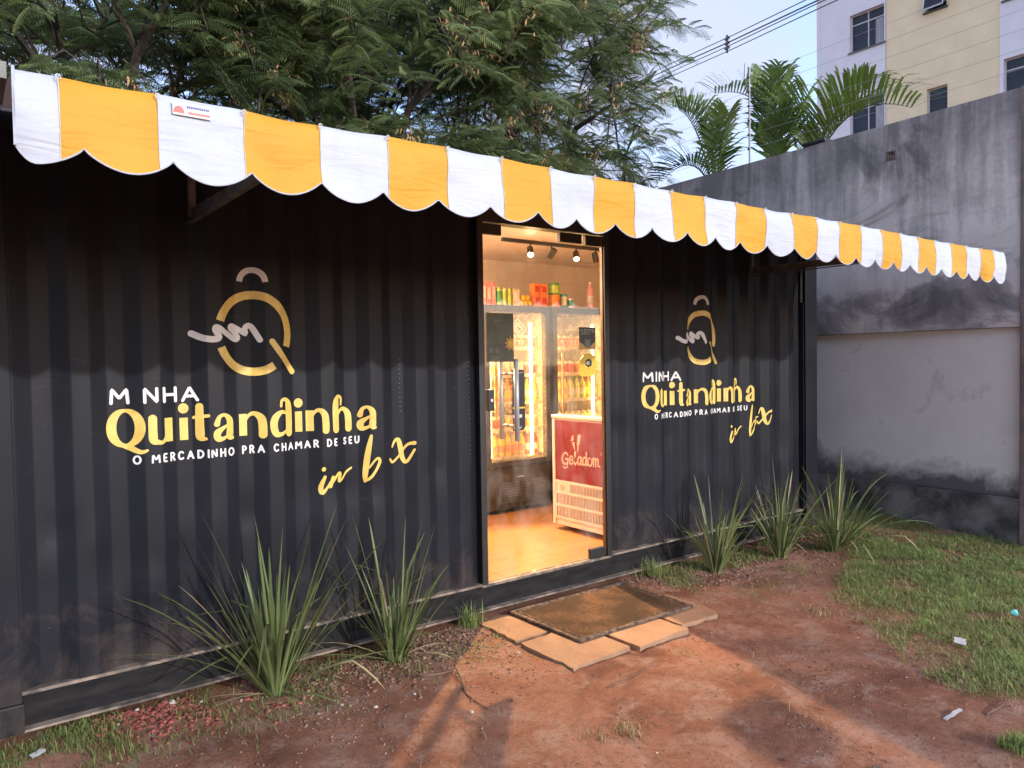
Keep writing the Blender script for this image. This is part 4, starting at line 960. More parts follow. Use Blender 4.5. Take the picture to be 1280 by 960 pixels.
# ------------------------------------------------------------------ apartment building beyond the wall
def FY(y): return -3.66 + 2 * (y + 3.66)
def FZ(z): return 1.545 + 2 * (z - 1.545)
BX = 30.07
bld = thing('apartment_building', 'pale lilac and cream apartment block rising behind the stained wall', 'building', (34, 5, 0))
B_W = mat('lilac_white_render', (.74, .73, .76), (.68, .67, .70), 1.2, .85, .1, 8); B_C = mat('cream_render', (.80, .67, .44), (.74, .61, .39), 1.2, .85, .1, 8)
WFR = mat('aluminium_frame', (.55, .56, .58), None, 5, .4); WPANE = mat('dark_pane', (.03, .036, .05), (.018, .024, .034), 1.5, .25, spec=.25); SILL = mat('stone_sill', (.10, .10, .10), None, 5, .7); CURT = mat('curtain', (.42, .40, .42), (.25, .24, .26), 3, .8, stretch=(1, 6, .4))
wins = [(3.81, 4.52, 7.81, 8.57, 2), (3.81, 4.52, 6.07, 6.83, 2), (2.65, 3.03, 8.07, 8.55, 1), (2.63, 3.0, 6.1, 6.62, 0), (.98, 1.70, 6.02, 6.76, 2), (.98, 1.70, 7.78, 8.5, 2), (3.81, 4.52, 9.55, 10.3, 2)]
def facade(y0, y1, z0, z1, mt, nm, off=0):
    ys = sorted({y0, y1} | {w for q_ in wins for w in q_[:2] if y0 < w < y1}); zs = sorted({z0, z1} | {w for q_ in wins for w in q_[2:4] if z0 < w < z1}); m = MB(); x = BX + off
    for i in range(len(ys) - 1):
        for j in range(len(zs) - 1):
            cy, cz = (ys[i] + ys[i + 1]) / 2, (zs[j] + zs[j + 1]) / 2
            hole = any(a < cy < b and c < cz < d for a, b, c, d, _ in wins)
            A, B_, C_, D_ = FY(ys[i]), FY(ys[i + 1]), FZ(zs[j]), FZ(zs[j + 1])
            if not hole: m.quad((x, A, C_), (x, A, D_), (x, B_, D_), (x, B_, C_))
    for a, b, c, d, _ in wins:
        if y0 <= a and b <= y1:
            A, B_, C_, D_ = FY(a), FY(b), FZ(c), FZ(d); X = x + .25
            m.quad((x, A, C_), (X, A, C_), (X, A, D_), (x, A, D_)).quad((x, B_, D_), (X, B_, D_), (X, B_, C_), (x, B_, C_)).quad((x, A, D_), (X, A, D_), (X, B_, D_), (x, B_, D_)).quad((x, B_, C_), (X, B_, C_), (X, A, C_), (x, A, C_))
    return m.build(nm, mt, bld)
facade(3.78, 5.235, -.6, 11, B_W, 'wall'); facade(1.76, 3.78, -.6, 11, B_C, 'wall', .02); facade(-3, 1.76, -.6, 11, B_W, 'wall')
MB().box(BX + .1, BX + 12, FY(5.235) - .02, FY(5.235), -2, FZ(11)).build('wall', B_W, bld); MB().box(BX, BX + 12, FY(-3), FY(5.235), FZ(11), FZ(11) + .3).build('roof', B_W, bld)
MB().box(BX + .8, BX + .85, FY(-3) + .2, FY(5.235) - .2, -1, FZ(11) - .1).build('room_partition', mat('room_dark', (.05, .05, .055)), bld)
MB().box(BX - .03, BX + .0, FY(5.235) - .12, FY(5.235) + .02, 0, FZ(11)).build('corner_trim', B_W, bld)
for a, b, c, d, kind in wins:
    A, B_, C_, D_ = FY(a), FY(b), FZ(c), FZ(d); X = BX + .16; t = .045
    fr = MB().box(X, X + .05, A, A + t, C_, D_).box(X, X + .05, B_ - t, B_, C_, D_).box(X, X + .05, A + t, B_ - t, C_, C_ + t).box(X, X + .05, A + t, B_ - t, D_ - t, D_)
    if kind == 2: fr.box(X, X + .05, (A + B_) / 2 - t / 2, (A + B_) / 2 + t / 2, C_ + t, D_ - t).box(X - .001, X + .051, A + t, B_ - t, D_ - .42, D_ - .42 + t)
    fr = fr.build('window', WFR, bld)
    MB().box(X + .02, X + .03, A + t, B_ - t, C_ + t, D_ - t).build('pane', WPANE, fr)
    if kind == 2: MB().box(X + .012, X + .019, A + .1, A + .42, C_ + t, D_ - .45).build('curtain', CURT, fr)
    MB().box(BX - .06, BX + .15, A - .06, B_ + .06, C_ - .06, C_ - .002).build('sill', SILL, fr)
    if kind == 1:
        m = MB()
        for (ya, yb, za, zb) in ((A, B_, 0, .05), (A, B_, .85, .9)): m.add([(BX - .25 * (1 - za / .9) - .02, ya, C_ + za), (BX - .25 * (1 - za / .9) - .02, yb, C_ + za), (BX - .25 * (1 - zb / .9) - .02, yb, C_ + zb), (BX - .25 * (1 - zb / .9) - .02, ya, C_ + zb)], [(0, 1, 2, 3)])
        for ya in (A, B_ - .05): m.add([(BX - .27, ya, C_), (BX - .27, ya + .05, C_), (BX - .02, ya + .05, C_ + .9), (BX - .02, ya, C_ + .9)], [(0, 1, 2, 3)])
        m.build('tilted_sash', WFR, fr); MB().add([(BX - .255, A + .04, C_ + .03), (BX - .255, B_ - .04, C_ + .03), (BX - .012, B_ - .04, C_ + .88), (BX - .012, A + .04, C_ + .88)], [(0, 1, 2, 3)]).build('pane', WPANE, fr)

# power lines
pl = thing('power_line', 'black overhead power cables with a joint clamp crossing the sky', 'cable', (15.4, 7.5, 9.3))
CAB = mat('cable_black', (.02, .02, .022), None, 5, .5)
P0 = [Vector((17.4, 11.05, z)) for z in (10.38, 10.25, 10.13, 10.0)]; P1 = [Vector((13.93, 4.84, z)) for z in (8.74, 8.62, 8.56, 8.45)]
for k in range(4):
    a, b_ = P0[k], P1[k]; d = b_ - a
    MB().tube([a - d * 2 + Vector((0, 0, .0)), a, a + d * .5 - Vector((0, 0, .02)), b_, b_ + d * .8], .011 if k != 1 else .016, 6).build('cable', CAB, pl)
mid = P0[0].lerp(P1[0], .47); mid3 = P0[3].lerp(P1[3], .47)
m = MB().tube([mid + Vector((0, 0, .05)), mid3 - Vector((0, 0, .05))], .025, 6)
for t in (.1, .45, .8): c = mid.lerp(mid3, t); m.tube([c - Vector((.05, .08, .02)), c + Vector((.05, .08, .02))], .04, 8)
m.build('joint_clamp', CAB, pl)

# ------------------------------------------------------------------ palms behind the wall
PALM = leafmat('palm_leaf', (.05, .10, .022), (.22, .32, .06), .4, .45)
TRUNK = mat('grey_bark', (.16, .13, .10), (.07, .055, .045), 9, .9, .5, 40)
def palm_frond(base, mid_, tip, leaf, seed, parent, up=Vector((0, 0, 1)), tone0=.5):
    r = random.Random(seed); base, mid_, tip = Vector(base), Vector(mid_), Vector(tip)
    def P(t): return base * (1 - t) ** 2 + mid_ * 2 * t * (1 - t) + tip * t * t
    m = MB(); m.tube([P(i / 10) for i in range(11)], [.016 * (1 - .85 * i / 10) for i in range(11)], 5); nV0 = len(m.v); n = 28
    for i in range(n):
        t = .22 + .78 * i / (n - 1); c = P(t); T = (P(min(1, t + .02)) - P(t - .02)).normalized(); S = T.cross(up).normalized(); U = S.cross(T).normalized()
        for sd in (-1, 1):
            Lf = leaf * (.55 + .55 * math.sin(math.pi * (.15 + .8 * t))) * r.uniform(.85, 1.1)
            D = (S * sd * .58 + T * .55 + U * .60 + Vector((r.uniform(-.07, .07), r.uniform(-.07, .07), r.uniform(-.07, .07)))).normalized(); w_ = .0125
            W = D.cross(U).normalized() * w_ * 1.25; dr = Vector((0, 0, -1)) * Lf
            a = c; b1 = c + D * Lf * .4 + dr * .01; b2 = c + D * Lf * .75 + dr * .08; e = c + D * Lf * .98 + dr * .24
            m.add([a - W * .4, a + W * .4, b1 + W, b1 - W, b2 + W * .8, b2 - W * .8, e], [(0, 1, 2, 3), (3, 2, 4, 5), (5, 4, 6)])
    o = m.build('frond', PALM, parent); a = o.data.attributes.new('tone', 'FLOAT', 'POINT')
    a.data.foreach_set('value', [tone0 + .25 * noise.noise(Vector((v.co.x * 3, v.co.y * 3, v.co.z * 3))) for v in o.data.vertices])
def palm(loc, label, fronds, h):
    t = thing('palm_tree', label, 'palm', loc, 'palms behind the wall'); x, y, _ = loc
    MB().tube([(x, y, 0), (x + .03, y, h * .5), (x, y, h)], [.07, .055, .05], 8).build('trunk', TRUNK, t)
    for i, (md, tp, lf, tn) in enumerate(fronds):
        palm_frond((x, y, h - .05), md, tp, lf, i + int(x * 10), t, tone0=tn)
palm((8.6, 2.05, 0), 'palm with tall arching fronds beside the electric fence post', [((8.55, 1.95, 5.15), (8.6, 3.0, 5.25), .58, .18), ((8.5, 2.1, 4.7), (8.3, 1.72, 5.05), .55, .15), ((8.5, 2.15, 4.3), (8.3, 2.12, 4.45), .42, .95), ((8.7, 2.2, 4.9), (8.9, 2.35, 5.3), .6, .25), ((8.5, 2.0, 4.6), (8.35, 2.35, 5.1), .62, .55), ((8.5, 1.9, 4.4), (8.4, 1.45, 4.75), .6, .4)], 3.75)
palm((8.5, 1.55, 0), 'palm with a long frond reaching along the wall toward the apartment block', [((8.45, 1.1, 4.75), (8.3, .2, 4.22), .72, .3), ((8.45, 1.25, 4.6), (8.4, .7, 4.6), .6, .5), ((8.5, 1.4, 4.35), (8.5, .85, 4.4), .5, .6), ((8.4, 1.6, 4.3), (8.2, 1.75, 4.55), .45, .2)], 3.7)
palm((8.5, 2.95, 0), 'short palm with light and dark fronds at the wall end beside the big tree', [((8.4, 2.75, 4.95), (8.3, 3.5, 5.15), .66, .8), ((8.4, 3.1, 4.9), (8.25, 3.35, 5.05), .6, .5), ((8.4, 3.1, 4.6), (8.3, 3.72, 4.15), .5, .03), ((8.5, 3.0, 4.4), (8.4, 2.95, 4.75), .5, .1), ((8.45, 2.8, 4.6), (8.3, 2.55, 4.8), .5, .75)], 3.75)

# ------------------------------------------------------------------ feathery trees behind the container
FEATH = leafmat('feathery_leaf', (.055, .088, .036), (.28, .36, .15), .45, .55, .3)
BARK = mat('dark_bark', (.07, .055, .042), (.03, .025, .02), 8, .95, .5, 40)
FLOW = mat('dry_flower', (.50, .32, .15), (.32, .18, .08), 20, .9)
def frond_template():
    vs = []; fs = []
    def P(t): return np.array([t, 0, .10 * t - .38 * t * t])
    for i in range(4):
        a, b_ = P(i / 4), P((i + 1) / 4); k = len(vs); vs += [a + (0, -.008, 0), a + (0, .008, 0), b_ + (0, .006, 0), b_ + (0, -.006, 0)]; fs.append((k, k + 1, k + 2, k + 3))
    n = 12
    for i in range(n):
        t = .14 + .84 * i / (n - 1); c = P(t); L_ = .30 * (1 - .55 * abs(t - .45) / .55)
        for sd in (-1, 1):
            d = np.array([.45, sd * .9, -.10]); d /= np.linalg.norm(d); w_ = np.array([.9, -sd * .45, 0]) * .027
            k = len(vs); vs += [c, c + d * L_ * .5 + w_ * .8 + (0, 0, .015), c + d * L_ + (0, 0, -.09 * L_ / .3), c + d * L_ * .5 - w_ * .8 + (0, 0, -.008)]; fs.append((k, k + 1, k + 2, k + 3))
    return np.array(vs), np.array(fs)
FT_V, FT_F = frond_template()
def rotmats(D, roll):
    """frames with x along D; z as up as possible, then rolled"""
    X = D / np.linalg.norm(D, axis=1, keepdims=True); Z0 = np.tile([0, 0, 1.], (len(X), 1)); Y = np.cross(Z0, X); Y /= (np.linalg.norm(Y, axis=1, keepdims=True) + 1e-9); Z = np.cross(X, Y)
    c, s = np.cos(roll)[:, None], np.sin(roll)[:, None]; Y2 = Y * c + Z * s; Z2 = Z * c - Y * s
    return np.stack([X, Y2, Z2], 2)
def feather_tree(base, centre, rad, nbr, label, seed, zmax=9.5, ymin=None, flowers=60, size=.30):
    rg = np.random.default_rng(seed); C = np.array(centre); Rr = np.array(rad)
    t = thing('feathery_tree', label, 'tree', base, 'feathery-leaved trees behind the container')
    m = MB(); b0 = Vector(base); top_ = Vector((C[0], C[1], C[2] - Rr[2] * .35))
    tw = min(1, Rr[2] / 2.3); m.tube([b0, b0.lerp(top_, .5) + Vector((.1, .08, 0)), top_], [.17 * tw, .13 * tw, .09 * tw], 8)
    tips = []
    for i in range(9):
        a = i * 2.4 + seed; e = C + Rr * np.array([math.cos(a) * .7, math.sin(a) * .7, rg.uniform(-.2, .75)]); md = top_.lerp(Vector(e), .5) + Vector((0, 0, .25)); st_ = b0.lerp(top_, rg.uniform(.6, 1))
        m.tube([st_, md, Vector(e)], [.07, .045, .015], 6); tips += [md, Vector(e), st_.lerp(md, .6)]
    brs = []
    for i in range(nbr):
        d = rg.normal(size=3); d /= np.linalg.norm(d); rr = rg.uniform(.35, 1.0) ** .55
        if d[1] > .15 and rg.random() < .62: continue
        d = np.sign(d) * np.abs(d) ** np.array([.72, 1, .5])
        lump = 1 + .22 * noise.noise(Vector((d[0] * 2.2 + seed, d[1] * 2.2, d[2] * 2.2)))
        p = C + Rr * d * rr * lump
        if p[2] > zmax or p[2] < 2.2: continue
        out = d * np.array([1, 1, .5]) + rg.normal(size=3) * .45 + np.array([0, 0, -.15]); out /= np.linalg.norm(out); L_ = rg.uniform(.7, 1.3)
        q0 = p - out * L_ * .5; q1 = p + np.array([0, 0, .10]); q2 = p + out * L_ * .5 + np.array([0, 0, -.28 * L_])
        brs.append((q0, q1, q2, d, rr))
        m.tube([Vector(q0), Vector(q1), Vector(q2)], [.011, .008, .003], 3, cap=False)
        if i % 5 == 0:
            nb = min(tips, key=lambda v_: (v_ - Vector(q0)).length); m.tube([nb, nb.lerp(Vector(q0), .5) + Vector((0, 0, .12)), Vector(q0)], [.022, .015, .010], 4, cap=False)
    m.build('trunk', BARK, t)
    pos = []; dr = []; sc = []; tn = []
    for q0, q1, q2, d, rr in brs:
        nF = rg.integers(12, 18); ton = rg.uniform(.05, .85)
        for k in range(nF):
            s = .15 + .85 * k / nF; P = q0 * (1 - s) ** 2 + q1 * 2 * s * (1 - s) + q2 * s * s; T = (q1 - q0) * (1 - s) + (q2 - q1) * s; T /= np.linalg.norm(T)
            side = np.cross(T, [0, 0, 1.]); side /= (np.linalg.norm(side) + 1e-9); D = T * .55 + side * (1 if k % 2 else -1) * .85 + np.array([0, 0, rg.uniform(-.1, .35)]) + rg.normal(size=3) * .15
            pos.append(P); dr.append(D); sc.append(size * rg.uniform(.75, 1.35)); tn.append(np.clip(ton + rg.normal() * .15, 0, 1))
    pos, dr, sc, tn = map(np.array, (pos, dr, sc, tn)); Mx = rotmats(dr, rg.normal(size=len(dr)) * .35)
    V = np.einsum('nij,kj->nki', Mx, FT_V) * sc[:, None, None] + pos[:, None, :]; k = len(FT_V); F_ = (FT_F[None] + (np.arange(len(pos)) * k)[:, None, None]).reshape(-1, 4)
    me = npmesh('crown', V.reshape(-1, 3) - np.array(base), F_, FEATH, np.repeat(tn, k)); link_mesh('crown', me, t)
    # dry flower / pod clusters
    m = MB(); rr_ = random.Random(seed)
    for i in range(flowers):
        q0, q1, q2, d, r_ = brs[rr_.randrange(len(brs))]
        if r_ < .75: continue
        c = Vector(q1) + Vector((rr_.uniform(-.1, .1), rr_.uniform(-.1, .1), -.05))
        for j in range(16):
            p = c + Vector((rr_.gauss(0, .05), rr_.gauss(0, .05), rr_.gauss(-.04, .07))); e = p + Vector((rr_.gauss(0, .02), rr_.gauss(0, .02), -.05)); w_ = Vector((rr_.uniform(-1, 1), rr_.uniform(-1, 1), 0)).normalized() * .009
            m.add([p - w_, p + w_, e + w_ * .6, e - w_ * .6], [(0, 1, 2, 3)])
    fo = m.build('flower_clusters', FLOW, t); fo['kind'] = 'stuff'
feather_tree((1.3, 5.6, 0), (1.2, 5.2, 4.3), (2.5, 2.1, 2.3), 900, 'broad feathery tree with dry flower clusters over the eave end of the container', 11, flowers=520, size=.29)
feather_tree((4.3, 5.9, 0), (4.4, 5.4, 4.6), (2.5, 2.2, 2.6), 980, 'dense dark feathery tree behind the middle of the striped awning', 22, flowers=520, size=.28)
feather_tree((7.7, 6.2, 0), (7.5, 5.5, 5.3), (2.0, 1.9, 2.7), 640, 'feathery tree with open crown against the sky beside the palms', 33, flowers=360, size=.28)
feather_tree((2.8, 8.8, 0), (2.8, 8.4, 4.6), (3.4, 1.6, 3.0), 560, 'dark feathery tree standing behind the other trees near the eave end', 44, flowers=40, size=.40)
feather_tree((6.9, 9.0, 0), (7.4, 8.6, 5.0), (3.2, 1.6, 3.2), 480, 'dark feathery tree standing behind the other trees toward the palms', 55, flowers=40, size=.40)

feather_tree((1.2, 4.6, 0), (1.2, 4.5, 3.1), (2.3, .9, 1.0), 420, 'low feathery sapling filling the gap under the tree at the eave end', 66, flowers=160, size=.30)
feather_tree((5.2, 4.7, 0), (5.4, 4.6, 3.3), (2.7, .9, 1.1), 440, 'low feathery sapling showing just above the middle of the awning', 77, flowers=160, size=.30)

# ------------------------------------------------------------------ strap-leaved plants
STRAP = leafmat('strap_leaf', (.055, .09, .03), (.26, .31, .12), .28, .45)
DRYL = leafmat('dry_strap_leaf', (.30, .22, .10), (.46, .37, .20), .2, .7)
def strap(base, az, elev, L_, w_, droop, tone, parent, mt, twist=0):
    blunt = random.random(); kink = random.random() < .16; kt = random.uniform(.5, .8)
    n = 9; D = Vector((math.cos(az) * math.cos(elev), math.sin(az) * math.cos(elev), math.sin(elev))); Sd = Vector((-math.sin(az), math.cos(az), 0)); p = Vector(base); vs = []
    d = D.copy()
    for i in range(n + 1):
        t = i / n; w = w_ * (.75 + .9 * t * (1 - t) * 1.2) * (1 - t ** (4 if blunt < .6 else 14)) + .0008; up = Sd.cross(d).normalized() * -1; s = (Sd * math.cos(twist * t) + up * math.sin(twist * t))
        vs += [p - s * w * .5 + up * w * .18, p.copy(), p + s * w * .5 + up * w * .18]
        d = (d + Vector((0, 0, -droop * t * 2 / n - (.75 if kink and abs(t - kt) < .06 else 0)))).normalized(); p = p + d * (L_ / n)
        g0 = gh(p.x, p.y) + .006
        if p.z < g0: p.z = g0
    fs = []
    for i in range(n):
        a = i * 3; fs += [(a, a + 1, a + 4, a + 3), (a + 1, a + 2, a + 5, a + 4)]
    o = MB().add(vs, fs).build('leaf', mt, parent, smooth=True); a = o.data.attributes.new('tone', 'FLOAT', 'POINT')
    a.data.foreach_set('value', [min(1, max(0, tone + .35 * (1 - min(1, (k // 3) / n * 2.2)) * .6)) for k in range(len(o.data.vertices))])
def strap_plant(x, y, n, L_, spread, label, seed, extra=(), pale=0.0):
    r = random.Random(seed); z = gh(x, y); t = thing('strap_leaf_plant', label, 'plant', (x, y, z), 'strap-leaved plants along the container')
    for i in range(n):
        az = r.uniform(0, 2 * math.pi); k = r.random(); elev = math.radians(88 - spread * k ** .8); l_ = L_ * (r.uniform(.35, .8) if r.random() < .72 else r.uniform(.8, 1.12)); b = (x + math.cos(az) * r.uniform(0, .05), y + math.sin(az) * r.uniform(0, .04), z - .01)
        # leaves that would pass through the container wall lean along it instead
        reach = math.sin(az) * math.cos(elev) * l_
        if y + reach > -.03: az = -az if r.random() < .6 else (0.15 if math.cos(az) > 0 else math.pi - .15)
        dry = r.random() < .10
        strap(b, az, elev, l_, r.uniform(.009, .017), r.uniform(.05, .7) * (1.3 if k > .6 else .7), r.uniform(.15, .7) + pale, t, DRYL if dry else STRAP, r.uniform(-.8, .8))
    for az, el, l_, dr, mt in extra: strap((x, y, z), math.radians(az), math.radians(el), l_, .016, dr, .75, t, mt, .2)
strap_plant(1.11, -.22, 100, .88, 36, 'largest strap-leaf clump with a long low leaf reaching out along the container rail', 1, [(178, 38, .80, .75, STRAP), (-20, 22, .6, .5, STRAP), (-70, 15, .45, .5, STRAP), (185, 55, .75, .5, STRAP), (170, 12, .35, .2, DRYL), (200, 20, .4, .6, DRYL), (-40, 30, .6, .9, DRYL)])
strap_plant(1.73, -.23, 66, .74, 32, 'smaller strap-leaf clump between the largest clump and the stone slabs', 2, [(182, 60, .75, .3, STRAP), (170, 20, .55, .5, STRAP), (-60, 25, .35, .8, DRYL), (-10, 20, .3, .7, DRYL), (160, 30, .5, .8, DRYL)])
strap_plant(4.31, -.27, 62, .72, 34, 'upright pale-stemmed strap-leaf clump closest to the doormat beyond the door', 3, [(185, 50, .62, .55, STRAP), (10, 45, .6, .5, STRAP)], .18)
strap_plant(5.04, -.32, 58, .76, 38, 'narrow strap-leaf clump standing between the pale-stemmed clump and the container corner', 4, [(8, 35, .6, .8, STRAP), (-60, 40, .5, .9, STRAP)], .1)
strap_plant(5.52, -.50, 92, .78, 60, 'wide arching strap-leaf clump at the container corner beside the stained wall', 5, [(-5, 50, 1.0, 1.0, STRAP), (-25, 42, .95, 1.1, STRAP), (-50, 35, .8, 1.0, STRAP), (-120, 25, .6, .6, STRAP), (15, 40, .9, .9, STRAP), (-80, 30, .7, .9, DRYL)])

# ------------------------------------------------------------------ grass
GRASS = leafmat('grass_blade', (.10, .15, .04), (.34, .42, .14), .3, .7, .15)
GRASS_D = leafmat('dry_grass_blade', (.18, .15, .06), (.42, .35, .18), .2, .8, .2)
def blades(pts, hmin, hmax, w_, lean, rg, tmean=.45, hs=None):
    n = len(pts); az = rg.uniform(0, 2 * np.pi, n); L_ = rg.uniform(hmin, hmax, n) * (1 if hs is None else hs); le = np.clip(rg.normal(lean, .3, n), .05, 1.45)
    D = np.stack([np.cos(az), np.sin(az)], 1); base = pts
    hx = L_ * np.sin(le); hz = L_ * np.cos(le); S = np.stack([-D[:, 1], D[:, 0]], 1) * (w_ * rg.uniform(.6, 1.3, n))[:, None]
    def pt(fh, fz, s): return np.concatenate([base[:, :2] + D * (hx * fh)[:, None] + S * s, (base[:, 2] + hz * fz)[:, None]], 1)
    V = np.stack([pt(0, 0, -.5), pt(0, 0, .5), pt(.4, .65, .45), pt(.4, .65, -.45), pt(1, 1, 0)], 1).reshape(-1, 3)
    o = (np.arange(n) * 5)[:, None]; Q = np.array([[0, 1, 2, 3]]) + o; T_ = np.array([[3, 2, 4]]) + o
    tone = np.repeat(np.clip(rg.normal(tmean, .22, n), 0, 1), 5); return V, [Q, T_], tone
def inlawn(x, y):
    nz = noise.noise(Vector((x * 1.1, y * 1.1, 6))) * .35 + noise.noise(Vector((x * 3.4, y * 3.4, 2))) * .22
    # boundary of the turf: from the container corner down to the lower edge of the yard
    edge = np.interp(y, [-3.2, -2.5, -2.25, -1.95, -1.75, -1.5, -1.15, -.7, -.45, 0.2], [3.75, 3.75, 3.62, 3.72, 3.95, 4.15, 4.45, 5.25, 5.9, 6.3])
    d = x - edge + nz * .55
    hole = noise.noise(Vector((x * 2.3 + 9, y * 2.3, 4)))
    return d, hole
rg = np.random.default_rng(12); P = []
for _ in range(330000):
    x = rg.uniform(3.2, 6.85); y = rg.uniform(-3.1, .1)
    d, hole = inlawn(x, y)
    if d < -.12: continue
    pr = min(1, max(0.0, (d + .12) / .35)); 
    if hole > .22 and d < 2.2: pr *= .22
    if x > 6.3: pr *= .6
    if rg.random() < pr: P.append((x, y, gh(x, y) - .002))
    if len(P) > 105000: break
P = np.array(P); hs = np.array([1 + .9 * max(0, noise.noise(Vector((p[0] * 3.3, p[1] * 3.3, 14)))) + .5 * noise.noise(Vector((p[0] * 9, p[1] * 9, 11))) for p in P]); V, Fg, tn = blades(P, .014, .046, .0031, .95, rg, .5, hs); tn = np.clip(tn + np.repeat((hs - 1.1) * .35, 5), 0, 1)
o = link_mesh('lawn_grass', npmesh('lawn_grass', V, Fg, GRASS, tn)); tag(o, 'short green lawn between the bare soil and the stained wall', 'grass', kind='stuff')
P2 = P[rg.random(len(P)) < .42] + rg.normal(0, .01, (1, 3)) * [1, 1, 0]; V, Fg, tn = blades(P2, .02, .05, .004, 1.15, rg, .5)
o = link_mesh('dry_grass', npmesh('dry_grass', V, Fg, GRASS_D, tn)); tag(o, 'dry straw-coloured blades lying among the lawn grass', 'grass', kind='stuff')
# rough grass along the container foot
P = []
for _ in range(60000):
    x = rg.uniform(-.3, 2.5); y = -abs(rg.normal(0, .28)) - .01
    nz = noise.noise(Vector((x * 3.0, y * 3.0, 8)))
    dens = np.interp(x, [-.3, .45, .7, 1.1, 2.0, 2.5], [1, 1, .35, .55, .45, .1]) * (1 if nz > -.05 else .12)
    if y < -.75: continue
    if rg.random() < dens * .45: P.append((x, y, gh(x, y) - .002))
    if len(P) > 6500: break
P = np.array(P); V, Fg, tn = blades(P, .015, .062, .0026, .95, rg, .35)
o = link_mesh('rough_grass', npmesh('rough_grass', V, Fg, GRASS, tn)); tag(o, 'rough low grass growing among bark chips along the container foot', 'grass', kind='stuff')
P = [];
for _ in range(30000):
    x = rg.uniform(3.55, 6.4); y = -abs(rg.normal(0.15, .3)) - .01; nz = noise.noise(Vector((x * 3.2, y * 3.2, 18)))
    if nz < .05 or y < -1: continue
    if rg.random() < .3: P.append((x, y, gh(x, y) - .002))
    if len(P) > 3500: break
P = np.array(P); V, Fg, tn = blades(P, .02, .06, .0036, .85, rg, .4)
o = link_mesh('rough_grass', npmesh('rough_grass', V, Fg, GRASS, tn)); tag(o, 'thin scattered grass under the strap-leaf clumps beyond the door', 'grass', kind='stuff')
def tuft(x, y, n, h0, h1, sp, label, dry=False, seed=0):
    r_ = np.random.default_rng(seed); pts = np.stack([x + r_.normal(0, sp, n), y + r_.normal(0, sp, n)], 1); z = np.array([gh(a, b) - .003 for a, b in pts]); pts = np.c_[pts, z]
    V, Fg, tn = blades(pts, h0, h1, .0042, .6, r_, .5); o = link_mesh('grass_tuft', npmesh('grass_tuft', V - np.array([x, y, 0]), Fg, GRASS_D if dry else GRASS, tn), None, (x, y, 0)); tag(o, label, 'grass tuft')
tuft(2.30, -.06, 110, .06, .17, .035, 'fine green tuft between container rail and the slab beside the mat', seed=1)
tuft(3.86, -.06, 120, .05, .16, .05, 'fine green tuft at the rail beside the pale-stemmed clump', seed=2)
tuft(2.14, -1.49, 60, .025, .06, .03, 'small pale dry tuft alone on the lit bare soil', True, 3)
tuft(2.02, -1.44, 40, .02, .04, .03, 'tiny dry tuft next to a slightly bigger tuft on bare soil', True, 7)
tuft(2.95, -1.12, 50, .015, .04, .04, 'small dry tuft on bare soil beside the stone slabs', True, 4)
tuft(3.22, -2.56, 320, .03, .08, .035, 'green tuft with dry leaves at the bottom edge of the bare soil', seed=5)
tuft(4.05, -1.22, 70, .02, .05, .05, 'sparse dry tuft at the edge of the turf toward the door', True, 6)

P = []
while len(P) < 1500:
    x = rg.uniform(.6, 4.6); y = rg.uniform(-2.9, -.1)
    if noise.noise(Vector((x * 1.6, y * 1.6, 31))) > .12: P.append((x, y, gh(x, y) + .002))
V, Fg, tn = blades(np.array(P), .02, .07, .0024, 1.42, rg, .4)
o = link_mesh('straw_litter', npmesh('straw_litter', V, Fg, GRASS_D, tn)); tag(o, 'thin dry straw scattered over the bare red soil', 'straw', kind='stuff')
# ------------------------------------------------------------------ chips, gravel, litter
def chips(n, fx, s0, s1, mt, flat=.35, seed=0):
    r_ = np.random.default_rng(seed); V = []; Fq = []; tn = []
    oct_ = np.array([[1, 0, 0], [0, 1, 0], [-1, 0, 0], [0, -1, 0], [0, 0, 1], [0, 0, -1]], float); tri = np.array([[0, 1, 4], [1, 2, 4], [2, 3, 4], [3, 0, 4], [1, 0, 5], [2, 1, 5], [3, 2, 5], [0, 3, 5]])
    k = 0
    while k < n:
        p = fx(r_)
        if p is None: continue
        s = r_.uniform(s0, s1); v = oct_ * (np.array([s, s * r_.uniform(.4, .9), s * flat]) * r_.uniform(.7, 1.3, (6, 1))); a = r_.uniform(0, 6.28); t_ = r_.normal(0, .25); c, sn = math.cos(a), math.sin(a)
        v = np.stack([v[:, 0] * c - v[:, 1] * sn, v[:, 0] * sn + v[:, 1] * c, v[:, 2] + v[:, 0] * t_], 1) + np.array([p[0], p[1], gh(p[0], p[1]) + s * flat * .4])
        V.append(v); Fq.append(tri + 6 * k); tn.append(np.full(6, r_.random())); k += 1
    return npmesh('chips', np.concatenate(V), np.concatenate(Fq), mt, np.concatenate(tn))
def tonemat(name, a, b_, rough=.9):
    m_, nt, b = new_mat(name); at = nd(nt, 'Attribute', attribute_name='tone'); nt.links.new(ramp(nt, at.outputs['Fac'], [(0, a), (1, b_)]), b.inputs['Base Color']); b.inputs['Roughness'].default_value = rough; return m_
CH_R = tonemat('red_bark', (.16, .032, .028), (.40, .12, .09)); CH_B = tonemat('dry_leaf_bits', (.10, .055, .04), (.36, .22, .15)); CH_G = tonemat('pale_gravel', (.30, .22, .17), (.55, .47, .40))
def f_red(r_):
    x = r_.uniform(.35, 1.25); y = -abs(r_.normal(.02, .14)) - .02
    return (x, y) if noise.noise(Vector((x * 5, y * 5, 3))) > -.08 and r_.random() < np.interp(x, [.35, .5, .9, 1.25], [.1, 1, .8, .15]) else None
